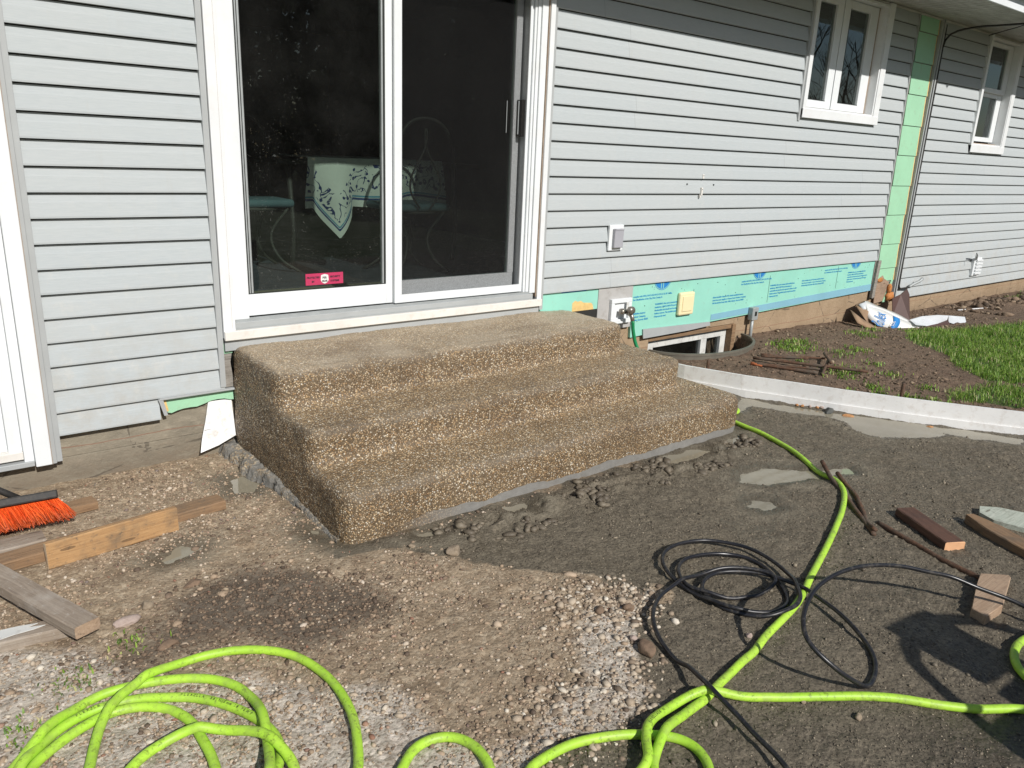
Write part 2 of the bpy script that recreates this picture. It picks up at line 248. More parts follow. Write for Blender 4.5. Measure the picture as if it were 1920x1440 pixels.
def glass_mat(name,tint,ior=1.75,rough=0.0,dust=0.0):
    n=NB(name); t=n.t; t.nodes.remove(n.b); v=n.coord('World')
    tr=n.n('ShaderNodeBsdfTransparent'); tr.inputs[0].default_value=(*tint,1)
    gl=n.n('ShaderNodeBsdfGlossy'); gl.inputs['Roughness'].default_value=rough; gl.inputs[0].default_value=(.9,.97,.95,1)
    nm=n.bump(n.noise(v,2.2,2),.03,.02); n.l(nm,gl.inputs['Normal'])
    gm=n.n('ShaderNodeNewGeometry'); dt=n.n('ShaderNodeVectorMath',operation='DOT_PRODUCT'); n.l(gm.outputs['Incoming'],dt.inputs[0]); n.l(gm.outputs['Normal'],dt.inputs[1])
    f0=((ior-1)/(ior+1))**2; fr=n.math('ADD',n.math('MULTIPLY',n.math('POWER',n.math('SUBTRACT',1.0,n.math('ABSOLUTE',dt.outputs['Value'])),5.0),1-f0),f0)
    mx=n.n('ShaderNodeMixShader'); n.l(fr,mx.inputs[0]); n.l(tr.outputs[0],mx.inputs[1]); n.l(gl.outputs[0],mx.inputs[2])
    df=n.n('ShaderNodeBsdfDiffuse'); df.inputs[0].default_value=(.6,.6,.56,1)
    vz=n.sep(v)[2]
    sp=n.vor(v,170); spk=n.math('LESS_THAN',sp.outputs['Distance'],.17); keep=n.math('GREATER_THAN',n.noise(v,9,3),.50)
    pick=n.math('GREATER_THAN',n.sep(sp.outputs['Color'])[0],.86)
    f=n.math('MULTIPLY',n.math('MULTIPLY',spk,pick),keep); f=n.math('MULTIPLY',f,n.mr(vz,1.75,1.1,.08,.5))
    f=n.math('MAXIMUM',f,n.mr(n.noise(v,3,6,.7),.35,.8,.003,.022))
    m2=n.n('ShaderNodeMixShader'); n.l(f,m2.inputs[0]); n.l(mx.outputs[0],m2.inputs[1]); n.l(df.outputs[0],m2.inputs[2])
    n.l(m2.outputs[0],n.out.inputs[0]); return n.m
M['glass']=glass_mat('door_glass',(.60,.70,.64),1.62)
M['wglass']=glass_mat('window_glass',(.45,.5,.48),2.1)
def screen_mat():
    n=NB('insect_screen'); n.t.nodes.remove(n.b); v=n.coord('World')
    tr=n.n('ShaderNodeBsdfTransparent'); tr.inputs[0].default_value=(1,1,1,1)
    df=n.n('ShaderNodeBsdfDiffuse'); df.inputs[0].default_value=(.018,.018,.018,1)
    mx=n.n('ShaderNodeMixShader'); 
    z=n.sep(v)[2]; g=n.noise(v,320,2,.5)
    f=n.math('ADD',n.mr(g,.35,.65,-.12,.12),.44)
    n.l(f,mx.inputs[0]); n.l(tr.outputs[0],mx.inputs[1]); n.l(df.outputs[0],mx.inputs[2])
    sp=n.vor(v,210); k=n.math('MULTIPLY',n.math('LESS_THAN',sp.outputs['Distance'],.22),n.math('GREATER_THAN',n.sep(sp.outputs['Color'])[0],.72))
    k=n.math('MULTIPLY',k,n.mr(z,1.15,.75,0,.30))
    d2=n.n('ShaderNodeBsdfDiffuse'); d2.inputs[0].default_value=(.5,.5,.5,1)
    m2=n.n('ShaderNodeMixShader'); n.l(k,m2.inputs[0]); n.l(mx.outputs[0],m2.inputs[1]); n.l(d2.outputs[0],m2.inputs[2])
    n.l(m2.outputs[0],n.out.inputs[0]); return n.m
M['screen']=screen_mat()
def foundation_mat():
    n=NB('old_concrete'); v=n.coord('World'); x,y,z=n.sep(v)
    a=n.noise(v,4,8,.7); b=n.noise(n.map(v,(1,1,3)),13,6,.7)
    left=n.mix(n.mr(a,.3,.7),(.17,.15,.115),(.28,.245,.185)); left=n.mix(n.mr(b,.5,.75,0,.7),left,(.40,.35,.27))
    right=n.mix(n.mr(a,.35,.7),(.29,.205,.125),(.39,.285,.185)); right=n.mix(n.mr(b,.55,.8,0,.5),right,(.25,.17,.10))
    c=n.mix(n.mr(x,2.5,3.3),left,right)
    # darker splash band at ground level (soil staining)
    st=n.math('MULTIPLY',n.mr(z,.16,.03,0,1),n.mr(b,.3,.6)); c=n.mix(n.math('MULTIPLY',st,.6),c,(.12,.085,.055))
    ln=n.math('LESS_THAN',n.math('ABSOLUTE',n.math('SUBTRACT',n.math('ADD',z,n.mr(n.noise(v,3,4),0,1,-.02,.02)),.165)),.0025)
    c=n.mix(n.math('MULTIPLY',ln,.6),c,(.22,.10,.06))
    cr=n.vor(n.map(v,(2.2,1,3)),1.1,'DISTANCE_TO_EDGE'); crk=n.math('LESS_THAN',n.math('ADD',cr.outputs['Distance'],n.mr(n.noise(v,12,5),0,1,-.05,.05)),.006)
    c=n.mix(n.math('MULTIPLY',crk,.55),c,(.05,.04,.03))
    return n.fin(c,.85,n.bump(n.math('ADD',b,n.noise(v,60,5,.7)),.6,.008))
M['found']=foundation_mat()
def steps_mat():
    n=NB('exposed_aggregate'); v=n.coord('World'); x,y,z=n.sep(v)
    vo=n.vor(v,138); vd=vo.outputs['Distance']; vc=n.sep(vo.outputs['Color'])
    peb=n.ramp(vc[0],[(0,(.09,.06,.035)),(.14,(.22,.14,.07)),(.3,(.44,.30,.16)),(.46,(.56,.40,.22)),(.58,(.34,.19,.085)),(.70,(.62,.49,.31)),(.84,(.76,.66,.49)),(.92,(.82,.77,.67)),(1,(.12,.10,.08))])
    vo2=n.vor(v,200); peb2=n.ramp(n.sep(vo2.outputs['Color'])[1],[(0,(.10,.07,.04)),(.45,(.30,.205,.115)),(.75,(.50,.38,.24)),(1,(.70,.61,.47))])
    peb=n.mix(n.math('GREATER_THAN',vc[1],.6),peb,peb2)
    gap=n.mr(vd,.34,.56,0,.9)
    c=n.mix(gap,peb,(.12,.088,.054))
    # cement film left over on parts of the treads, and damp darker stains
    film=n.mr(n.noise(v,2.6,6,.65),.42,.66,.10,.65); top=n.mr(z,.40,.52,.0,1.0)
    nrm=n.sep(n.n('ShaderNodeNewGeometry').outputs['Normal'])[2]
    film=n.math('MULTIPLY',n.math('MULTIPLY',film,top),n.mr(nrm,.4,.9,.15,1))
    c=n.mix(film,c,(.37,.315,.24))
    c=n.mix(n.math('MULTIPLY',n.mr(nrm,.55,.92,0,.16),n.mr(z,.36,.5)),c,(.56,.48,.37)); c=n.mix(n.mr(nrm,.78,.97,0,1),c,n.mix(1.0,c,(1.27,1.27,1.25),'MULTIPLY')); c=n.mix(n.mr(nrm,.3,.8,.4,0),c,n.mix(1.0,c,(.80,.74,.66),'MULTIPLY'))  # treads painted lighter to make up for weaker sun on flat tops
    nose=n.attr('nosing').outputs['Fac']; c=n.mix(n.math('MULTIPLY',nose,.33),c,(.17,.145,.11))   # risers and side above: painted darker, part wet, part to balance the sun
    c=n.mix(n.math('MULTIPLY',n.mr(n.noise(v,38,4,.7),.5,.7),.5),c,n.mix(1.0,c,(.55,.48,.40),'MULTIPLY'))
    damp=n.mr(n.noise(n.map(v,(1,1.4,2),(0,0,0),(3,1,0)),2.3,5,.6),.5,.68,0,.45); c=n.mix(damp,c,n.mix(1.0,c,(.42,.36,.30),'MULTIPLY'))
    # bare cement strip at the foot of the front riser, smooth foot of the side
    foot=n.math('LESS_THAN',n.math('ADD',z,n.mr(n.noise(n.map(v,(1,1,.2)),4,5),.2,.8,-.03,.028)),.046)
    foot=n.math('MULTIPLY',foot,n.math('LESS_THAN',y,-1.12))
    foot=n.math('MULTIPLY',foot,n.mr(x,1.4,1.75))
    side=n.math('MULTIPLY',n.math('LESS_THAN',x,1.24),n.math('LESS_THAN',n.math('ADD',z,n.mr(y,-.9,0,.06,0)),n.mr(n.noise(v,5,4),.2,.8,.045,.075)))
    g=n.math('MAXIMUM',foot,side)
    cem=n.mix(n.noise(v,30,6,.7),(.15,.145,.135),(.27,.26,.24))
    c=n.mix(g,c,cem)
    h=n.math('MULTIPLY',n.math('SUBTRACT',1.0,n.mr(vd,0,.6)),n.math('SUBTRACT',1.0,g)); h=n.math('ADD',n.math('MULTIPLY',h,n.math('SUBTRACT',1.0,n.math('MULTIPLY',film,.6))),n.math('MULTIPLY',n.noise(v,400,2),.3))
    rg=n.math('ADD',n.mr(vc[2],0,1,.28,.7),n.math('MULTIPLY',gap,.2))
    return n.fin(c,rg,n.bump(h,.6,.0055),spec=.45)
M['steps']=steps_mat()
def ground_mat():
    n=NB('ground'); v=n.coord('World'); a=n.attr('zone'); q=n.sep(a.outputs['Vector']); pal=a.outputs['Alpha']
    mud,pale,dirt=q[0],q[1],q[2]; b=n.sep(n.attr('zone2').outputs['Vector']); damp,grass,wet=b[0],b[1],b[2]
    n1=n.noise(v,3.3,8,.65); n2=n.noise(v,22,7,.72); n3=n.noise(v,110,5,.7)
    vo=n.vor(v,75); vc=n.sep(vo.outputs['Color']); vo2=n.vor(v,150); vc2=n.sep(vo2.outputs['Color'])
    def brk(m,lo=.35,hi=.65,k=.55): return n.mr(n.math('ADD',m,n.math('MULTIPLY',n.math('SUBTRACT',n.math('ADD',n.math('MULTIPLY',n1,.5),n.math('MULTIPLY',n2,.5)),.5),k*2)),lo,hi)
    tan=n.mix(n.mr(n2,.3,.7),(.225,.168,.108),(.42,.325,.222))
    tan=n.mix(n.math('MULTIPLY',n.mr(vc[0],.55,1),.6),tan,(.54,.445,.32)); tan=n.mix(n.math('MULTIPLY',n.mr(vc2[1],.6,1),.5),tan,(.13,.09,.06))
    pl=n.mix(n.mr(n2,.3,.7),(.36,.31,.245),(.61,.55,.46)); pl=n.mix(n.mr(vc[1],.5,1,0,.8),pl,(.70,.62,.53)); pl=n.mix(n.mr(vc2[0],.65,1,0,.8),pl,(.22,.16,.11))
    md=n.mix(n.mr(n2,.3,.7),(.100,.083,.058),(.185,.157,.112)); md=n.mix(n.mr(vc[2],.75,1,0,.6),md,(.24,.20,.145)); md=n.mix(n.mr(vc2[2],.86,1,0,.7),md,(.24,.20,.145)); md=n.mix(n.mr(vc2[0],.7,1,0,.7),md,(.045,.036,.026))
    md=n.mix(n.mr(n3,.55,.75,0,.7),md,(.05,.042,.032))
    dt=n.mix(n.mr(n2,.3,.7),(.085,.055,.036),(.19,.13,.088)); dt=n.mix(n.mr(vc2[0],.85,1,0,.6),dt,(.30,.22,.15)); dt=n.mix(n.mr(n1,.5,.7,0,.5),dt,(.22,.155,.10))
    gr=n.mix(n.mr(n2,.35,.65),(.045,.075,.02),(.09,.12,.035))
    c=n.mix(brk(pale,.4,.7),tan,pl); c=n.mix(n.math('MULTIPLY',brk(damp,.25,.85,.8),.85),c,n.mix(n.mr(n2,.35,.65),(.065,.05,.036),(.155,.125,.095))); c=n.mix(brk(mud,.42,.58,.35),c,md)
    silt=n.math('MULTIPLY',pal,n.mr(n2,.35,.6,.35,1)); c=n.mix(silt,c,(.235,.205,.15))
    c=n.mix(n.math('MULTIPLY',n.mr(n.noise(v,7,6,.7),.5,.66),n.math('SUBTRACT',.6,n.math('MULTIPLY',mud,.45))),c,n.mix(1.0,c,(.55,.48,.42),'MULTIPLY'))
    c=n.mix(dirt,c,dt); c=n.mix(brk(grass,.4,.6),c,gr)
    c=n.mix(n.math('MULTIPLY',wet,.75),c,n.mix(1.0,c,(.40,.39,.38),'MULTIPLY'))
    wetness=n.math('MAXIMUM',n.math('MULTIPLY',n.math('MULTIPLY',mud,.8),n.mr(n1,.4,.65)),wet)
    rg=n.mr(wetness,0,1,.92,.30)
    h=n.math('ADD',n.math('MULTIPLY',n2,.9),n.math('ADD',n.math('MULTIPLY',n3,.7),n.math('MULTIPLY',vo.outputs['Distance'],-.45)))
    return n.fin(c,rg,n.bump(h,.75,.010),spec=.4)
M['ground']=ground_mat()
def water_mat():
    n=NB('muddy_water'); v=n.coord('World'); f=n.noise(v,1.5,5,.6)
    return n.fin(n.ramp(f,[(.3,(.20,.178,.13)),(.7,(.31,.28,.21))]),.05,n.bump(n.noise(v,9,2),.02,.02))
M['water']=water_mat()
def pebble_mat(name,stops,rough=.75):
    n=NB(name); v=n.coord('World'); a=n.attr('shade').outputs['Fac']; c=n.ramp(a,stops)
    c=n.mix(n.mr(n.noise(v,190,4,.7),.4,.75,0,.35),c,(.17,.125,.085))
    return n.fin(c,rough,n.bump(n.noise(v,260,4),.4,.003))
M['pebbles']=pebble_mat('pebbles',[(0,(.08,.055,.038)),(.15,(.20,.14,.095)),(.4,(.33,.24,.16)),(.6,(.40,.295,.20)),(.8,(.48,.375,.27)),(.93,(.58,.50,.40)),(.97,(.27,.12,.07)),(1,(.16,.16,.155))])
M['palepeb']=pebble_mat('pale_pebbles',[(0,(.13,.095,.065)),(.25,(.27,.205,.145)),(.5,(.38,.30,.215)),(.8,(.49,.41,.31)),(1,(.66,.60,.50))])
M['clods']=pebble_mat('mud_clods',[(0,(.075,.06,.042)),(.45,(.135,.112,.080)),(.8,(.20,.168,.12)),(.94,(.30,.25,.18)),(1,(.42,.36,.27))],.6)
M['dirtclod']=pebble_mat('dirt_clods',[(0,(.06,.04,.026)),(.5,(.14,.095,.062)),(.9,(.24,.17,.115)),(1,(.36,.28,.19))],.9)
def wood_mat(name,c1,c2,c3,dirt=(.10,.085,.065),da=.6):
    n=NB(name); v=n.coord('Object'); g=n.noise(n.map(v,(1.4,26,26)),3,6,.65,1.2); p=n.noise(v,7,6,.7)
    c=n.mix(n.mr(g,.32,.68),c1,c2); c=n.mix(n.mr(n.noise(n.map(v,(.8,14,14)),5,4),.58,.75),c,c3); c=n.mix(n.mr(p,.5,.72,0,da),c,dirt); c=n.mix(n.mr(n.noise(v,55,6,.75),.57,.68,0,.7),c,dirt)
    kn=n.vor(n.map(v,(3,14,14)),1.3); k=n.math('LESS_THAN',kn.outputs['Distance'],.10); c=n.mix(n.math('MULTIPLY',k,.6),c,(.07,.04,.02))
    return n.fin(c,.8,n.bump(n.math('ADD',g,n.math('MULTIPLY',n.noise(v,90,4),.4)),.5,.004))
M['wood_orange']=wood_mat('orange_form_board',(.33,.18,.075),(.46,.28,.13),(.25,.13,.055))
M['wood_brown']=wood_mat('brown_form_board',(.18,.105,.055),(.30,.19,.105),(.11,.065,.035))
M['wood_dark']=wood_mat('dark_wet_board',(.075,.036,.024),(.14,.07,.045),(.045,.025,.02),(.05,.035,.03),.4)
M['wood_grey']=wood_mat('grey_weathered_board',(.20,.155,.115),(.34,.28,.22),(.13,.095,.07),(.42,.38,.33),.5)
M['wood_block']=wood_mat('tan_stake_wood',(.30,.20,.13),(.44,.32,.22),(.20,.13,.08),(.17,.12,.085),.6)
M['wood_pale']=wood_mat('greenish_board',(.34,.38,.31),(.52,.54,.46),(.24,.26,.2),(.16,.15,.11),.6)
M['cut']=simple('fresh_sawn_end',(.66,.37,.20),.7,.1,30,coord='Object')
M['cutpale']=simple('pale_sawn_end',(.58,.44,.29),.8,.15,30,coord='Object')
M['paintwhite']=simple('old_white_paint',(.60,.60,.57),.7,.1,10,dirt=(.2,.15,.11),dirtamt=.7)
def rust_mat():
    n=NB('rusty_steel'); v=n.coord('World'); f=n.noise(v,60,6,.7); g=n.noise(v,7,4,.6)
    c=n.ramp(f,[(.3,(.045,.024,.015)),(.55,(.11,.055,.03)),(.75,(.20,.10,.05))]); c=n.mix(n.mr(g,.45,.65,0,.8),c,(.10,.085,.065))
    return n.fin(c,.85,n.bump(f,.8,.004))
M['rust']=rust_mat()
M['rustorange']=simple('orange_rust_tip',(.42,.13,.05),.9,.3,40,bump=.5)
def hose_mat():
    n=NB('lime_hose'); v=n.coord('World'); f=n.noise(v,5,5,.6); g=n.noise(v,75,6,.75); k=n.noise(v,9,5,.7)
    c=n.mix(n.mr(f,.35,.7),(.35,.62,.04),(.45,.71,.065)); sc=n.math('MULTIPLY',n.mr(g,.52,.62),n.mr(k,.40,.56)); c=n.mix(n.math('MULTIPLY',sc,.75),c,(.12,.16,.02))
    c=n.mix(n.math('MULTIPLY',n.mr(n.noise(v,22,6,.7),.45,.72),.6),c,(.27,.34,.09))
    return n.fin(c,.5,n.bump(g,.12,.002))
M['hose']=hose_mat()
M['hosegreen']=simple('dark_green_hose',(.01,.22,.08),.4,.2,20)
M['print']=simple('black_print',(.03,.05,.01),.6,.1)
def black_mat():
    n=NB('black_rubber'); v=n.coord('World'); g=n.noise(v,60,6,.7); k=n.noise(v,6,5)
    c=n.mix(n.math('MULTIPLY',n.mr(g,.5,.7),n.mr(k,.4,.6)),(.014,.014,.017),(.09,.08,.065))
    return n.fin(c,n.mr(k,.3,.7,.25,.5))
M['black']=black_mat()
M['blackplastic']=simple('black_plastic',(.022,.02,.018),.65,.3,20,dirt=(.10,.085,.065),dirtamt=.5)
def bristle_mat():
    n=NB('orange_bristles'); v=n.coord('Object'); z=n.sep(v)
    a=n.attr('shade').outputs['Fac']; c=n.ramp(a,[(0,(.62,.06,.008)),(.5,(.86,.11,.015)),(1,(.95,.17,.03))])
    return n.fin(n.mix(n.attr('tipmud').outputs['Fac'],c,(.16,.06,.025)),.55)
M['bristle']=bristle_mat()
def foamboard(name,c,dirt=.25):
    n=NB(name); v=n.coord('World'); f=n.noise(v,3,6,.6)
    cc=n.mix(n.mr(f,.35,.7),c,tuple(min(1,q*1.12) for q in c)); cc=n.mix(n.mr(n.noise(v,14,7,.75),.55,.75,0,dirt),cc,(.30,.33,.22))
    return n.fin(cc,.55,n.bump(n.noise(n.map(v,(1,1,6)),30,3),.1,.003))
M['cyanfoam']=foamboard('aqua_foam_board',(.27,.58,.475),.35)
M['blueband']=foamboard('blue_band',(.20,.40,.50),.12)
M['greenfoam']=foamboard('green_foam_board',(.31,.56,.37),.5)
M['yellowfoam']=simple('yellow_foam_core',(.72,.50,.20),.9,.15,30,bump=.6)
M['inkblue']=simple('blue_ink',(.02,.20,.52),.6,.08,10)
M['inkblue2']=simple('blue_text_ink',(.03,.26,.50),.6,.08,10)
M['orangefoam']=simple('orange_spray_foam',(.46,.18,.05),.8,.2,30,bump=.6)
M['plywood']=wood_mat('sheathing',(.30,.20,.135),(.38,.27,.19),(.22,.14,.09))
M['oldgrey']=wood_mat('old_grey_lath',(.20,.18,.155),(.33,.31,.28),(.12,.10,.085))
M['greyboard']=simple('grey_mounting_board',(.42,.41,.395),.6,.08,8,dirt=(.2,.16,.12),dirtamt=.4)
M['outlet']=simple('grey_outlet_cover',(.36,.36,.39),.45,.06,10)
M['creamplate']=simple('cream_cover',(.80,.69,.42),.45,.05,6)
M['brass']=simple('tarnished_brass',(.30,.27,.23),.35,.3,40,metal=.7)
M['galv']=simple('galvanised_grey',(.36,.38,.38),.5,.1,15,metal=.2)
M['wellmetal']=simple('window_well_metal',(.17,.155,.125),.55,.2,10,metal=.3,dirt=(.22,.17,.12))
M['pvc']=simple('white_pvc_edging',(.76,.755,.74),.5,.04,7,dirt=(.40,.32,.25),dirtamt=.45)
M['coilwhite']=simple('white_coil_face',(.74,.73,.71),.45,.04,4,dirt=(.5,.42,.34),dirtamt=.3)
M['coilbrown']=simple('brown_coil_face',(.085,.045,.038),.5,.1,10)
M['card']=simple('brown_cardboard',(.28,.18,.11),.9,.25,15,bump=.3)
M['curlgrey']=simple('coil_back',(.58,.60,.62),.35,.1,6)
M['pvcwhite2']=simple('white_offcut',(.76,.76,.75),.4,.05,9,dirt=(.36,.29,.22),dirtamt=.6)
def rock_mat(name,a,b):
    n=NB(name); v=n.coord('Object'); f=n.noise(v,25,7,.7); return n.fin(n.mix(n.mr(f,.3,.7),a,b),.85,n.bump(n.noise(v,60,6,.7),.7,.006))
M['rock_tan']=rock_mat('tan_rock',(.20,.15,.10),(.36,.29,.21)); M['rock_pink']=rock_mat('pinkish_rock',(.32,.24,.20),(.47,.38,.33)); M['rock_dark']=rock_mat('dark_rock',(.06,.065,.06),(.13,.13,.12)); M['rock_brown']=rock_mat('brown_rock',(.13,.09,.06),(.26,.17,.11)); M['rock_orange']=rock_mat('orange_chip',(.36,.16,.06),(.50,.27,.12))
def grass_mat(name,stops):
    n=NB(name); a=n.attr('shade').outputs['Fac']; c=n.ramp(a,stops); n.b.inputs['Subsurface Weight'].default_value=0
    m=n.fin(c,.5); t=n.n('ShaderNodeBsdfTranslucent'); n.l(c,t.inputs[0]); mx=n.n('ShaderNodeMixShader'); mx.inputs[0].default_value=.3
    n.l(n.b.outputs[0],mx.inputs[1]); n.l(t.outputs[0],mx.inputs[2]); n.l(mx.outputs[0],n.out.inputs[0]); return m
M['grass']=grass_mat('grass_blades',[(0,(.08,.16,.02)),(.35,(.15,.28,.03)),(.68,(.24,.40,.05)),(.86,(.34,.48,.09)),(.93,(.48,.44,.2)),(1,(.52,.44,.25))])
M['leaves']=grass_mat('leaves',[(0,(.012,.025,.01)),(.6,(.028,.05,.018)),(1,(.05,.075,.03))])
M['bark']=simple('bark',(.09,.07,.05),.9,.3,8,bump=.6)
M['floor']=simple('interior_floor',(.24,.205,.155),.6,.2,2)
# ================================================================ ground
EC=np.array([(.3,3.93),(0.0,4.0),(-.42,4.10),(-.781,4.25),(-1.0,4.373),(-1.3,4.524),(-1.62,4.715),(-1.884,4.89),(-2.164,5.083),(-2.7,5.50),(-3.6,6.3),(-6,8.6)])
def edge_x(y): return np.interp(-np.asarray(y,float),-EC[:,0],EC[:,1])
WELL=(4.72,.02,.545,.37)     # centre x,y and half sizes of the window well
def welld(x,y): return np.sqrt(((x-WELL[0])/WELL[2])**2+((y-WELL[1])/WELL[3])**2)
def pudmask(x,y):
    m=np.full(np.shape(x),-1.0)
    for i,p in enumerate(D['pud']): m=np.maximum(m,pdist(x,y,p))
    return m
STEP=(1.2,3.66,-1.2,.05)
def gheight(x,y,pud=True):
    x=np.asarray(x,float); y=np.asarray(y,float)
    d=(x-edge_x(y)); inside=d<.006
    mud=np.clip(pdist(x,y,D['gray'])/.15+.5,0,1) if x.size<2e6 else 0
    h=.004+.010*(fbm(x,y,2.2,3,1)-.5)+.014*(fbm(x,y,9,3,5)-.42)+(1-mud)*.009*(fbm(x,y,21,3,6)-.42)+.007*(fbm(x,y,38,3,9)-.45)
    ridg=1-np.abs(2*fbm(x,y,26,4,31)-1); h=h+mud*.007*(ridg**6)*sst(.35,.6,fbm(x,y,3.5,3,77))
    # clods piled along the front of the steps
    q=np.exp(-((y+1.36+.05*np.sin(x*5))/.07)**2)*sst(1.5,1.9,x)*(1-sst(3.4,3.7,x)); h=h+.028*q*sst(.45,.65,fbm(x,y,13,4,3))
    pd=pudmask(x,y)+.085*(fbm(x,y,9,5,41,.62)-.5)-.012*sst(2.2,1.6,x) if pud else np.full(x.shape,-1.)
    h=np.where(pd>-.06,h*(1-sst(-.06,0,pd)*.75)-.014*sst(-.03,.03,pd),np.maximum(h,-.0015))
    # dirt bank behind the white edging
    bank=.118-.06*sst(6.2,7.4,x)*sst(-1.1,-.2,y)+.02*(fbm(x,y,1.6,3,12)-.5)+.022*(fbm(x,y,8,4,14)-.5)+.014*(fbm(x,y,30,3,15)-.5)
    bank=bank+.06*np.exp(-((x-9.7)/.6)**2-((y+.42)/.28)**2)*(.4+1.2*fbm(x,y,9,4,18))+.05*np.exp(-((x-11)/.9)**2-((y+.5)/.3)**2)*(.4+1.2*fbm(x,y,9,4,19))
    near=sst(.006,.05,d); bank=bank*near+.10*(1-near)
    out=np.where(inside,h,bank)
    wd=welld(x,y); out=np.where((wd<.97)&(y<.6),-.34,out)
    return out
gx=np.concatenate([(-.25-np.geomspace(.06,45,26))[::-1],np.arange(-.25,5.9,.0095),np.arange(5.9,12.2,.045),12.2+np.geomspace(.1,45,22)])
gy=np.concatenate([(-3.4-np.geomspace(.05,50,30))[::-1],np.arange(-3.4,.10,.0095),[.2,.5,2,6,14]])
X,Y=np.meshgrid(gx,gy,indexing='ij'); Z=gheight(X,Y)
nx,ny=X.shape; i=np.arange(nx-1)[:,None];j=np.arange(ny-1)[None,:]
F=np.stack([i*ny+j,(i+1)*ny+j,(i+1)*ny+j+1,i*ny+j+1],-1).reshape(-1,4)
me=mesh('ground',np.stack([X,Y,Z],-1).reshape(-1,3),F,True)
gmud=sst(-.06,.06,pdist(X,Y,D['gray'])+.26*(fbm(X,Y,4.5,5,51)-.5)); gmud=np.maximum(gmud,sst(4.,4.3,X)*1.0)
gpale=np.zeros_like(X)
for p in D['pale']: gpale=np.maximum(gpale,sst(-.12,.10,pdist(X,Y,p)))
gdamp=sst(-.16,.14,pdist(X,Y,D['damp'])+.22*(fbm(X,Y,4.5,4,71)-.5))
gdirt=((X-edge_x(Y))>-.004).astype(float)
glawn=np.maximum(sst(-.02,.12,pdist(X,Y,D['lawn'])+.12*(fbm(X,Y,5,3,120)-.5)),sst(-.02,.06,pdist(X,Y,D['lawn2'])))
glawn=np.maximum(glawn,sst(-5.2,-6.5,Y)); glawn=np.maximum(glawn,sst(-1.0,-3,X))
pm=pudmask(X,Y); wet=sst(-.10,-.01,pm)*(X<edge_x(Y))
wet=np.maximum(wet,.9*np.exp(-((X-2.15)/.28)**2-((Y+3.12)/.16)**2)); wet=np.maximum(wet,.5*np.exp(-((X-3.0)/.25)**2-((Y+3.0)/.2)**2))
# damp rim where the steps were hosed down
sd=np.maximum(np.maximum(1.2-X,X-3.67),np.maximum(-1.2-Y,0)); wet=np.maximum(wet,.75*(1-sst(.0,.10,sd+.08*(fbm(X,Y,8,3,61)-.5))))
gmud=np.maximum(gmud,.0)
a=me.color_attributes.new('zone','FLOAT_COLOR','POINT'); a.data.foreach_set('color',np.stack([gmud*(1-gdirt),gpale,gdirt,sst(-.17,.0,pm+.16*(fbm(X,Y,7,5,45)-.5))*(X<edge_x(Y))],-1).ravel().astype(np.float32))
a=me.color_attributes.new('zone2','FLOAT_COLOR','POINT'); a.data.foreach_set('color',np.stack([gdamp,glawn,wet,np.ones_like(X)],-1).ravel().astype(np.float32))
tag(link('ground',me,M['ground'],None,(0,0,0)),kind='structure')
# muddy water lying in the hollows of the gravel pad
ys=np.linspace(-3.3,.0,30); P=[(.15,0),(.15,-3.3)]+[(float(edge_x(y))-.004,float(y)) for y in ys]
bm=bmesh.new(); f=bm.faces.new([bm.verts.new((x,y,-.0045)) for x,y in P]); bmesh.ops.triangulate(bm,faces=[f])
for q in bm.faces:
    if q.normal.z<0: q.normal_flip()
tag(link('puddle_water',from_bm('puddle_water',bm),M['water']),kind='structure')
bpy.data.objects['puddle_water'].location.z=-.0045
def gz(x,y): return float(gheight(np.array([x]),np.array([y]))[0])
# ---- loose stone, as one mass per kind
bmi=bmesh.new(); bmesh.ops.create_icosphere(bmi,subdivisions=1,radius=1.0); IV=np.array([v.co[:] for v in bmi.verts]); IF=np.array([[v.index for v in f.verts] for f in bmi.faces]); bmi.free()
def scatter(name,xy,size,mat,label,flat=.62,sink=.35,shade=None,kind='stuff',jag=.22):
    n=len(xy); nv=len(IV)
    ang=rng.uniform(0,6.283,n); ca,sa=np.cos(ang),np.sin(ang)
    sc=np.stack([rng.uniform(.8,1.35,n),rng.uniform(.65,1.0,n),rng.uniform(.75,1.15,n)*flat],-1)*size[:,None]/2
    V=IV[None]*(1+rng.uniform(-jag,jag,(n,nv,1)))*sc[:,None,:]
    tl=rng.uniform(-.35,.35,(n,1)); V=np.stack([V[...,0],V[...,1]*np.cos(tl)-V[...,2]*np.sin(tl),V[...,1]*np.sin(tl)+V[...,2]*np.cos(tl)],-1)
    V=np.stack([V[...,0]*ca[:,None]-V[...,1]*sa[:,None],V[...,0]*sa[:,None]+V[...,1]*ca[:,None],V[...,2]],-1)
    z=gheight(xy[:,0],xy[:,1])
    V[...,0]+=xy[:,0:1]; V[...,1]+=xy[:,1:2]; V[...,2]+=(z+sc[:,2]*(1-2*sink))[:,None]
    F=(IF[None]+(np.arange(n)*nv)[:,None,None]).reshape(-1,3)
    me=mesh(name,V.reshape(-1,3),F,True)
    sh=np.repeat(rng.uniform(0,1,n) if shade is None else shade,nv); at=me.attributes.new('shade','FLOAT','POINT'); at.data.foreach_set('value',sh.astype(np.float32))
    o=link(name,me,mat,None,(0,0,0)); tag(o,label,name.replace('_',' '),kind=kind); return o
def pick(n,x0,x1,y0,y1,dens):
    P=np.stack([rng.uniform(x0,x1,n),rng.uniform(y0,y1,n)],-1); k=rng.uniform(0,1,n)<dens(P[:,0],P[:,1]); return P[k]
def onsteps(x,y): return (x>1.19)&(x<3.68)&(y>-1.21)
def puds(x,y): return sst(.02,-.03,pudmask(x,y))
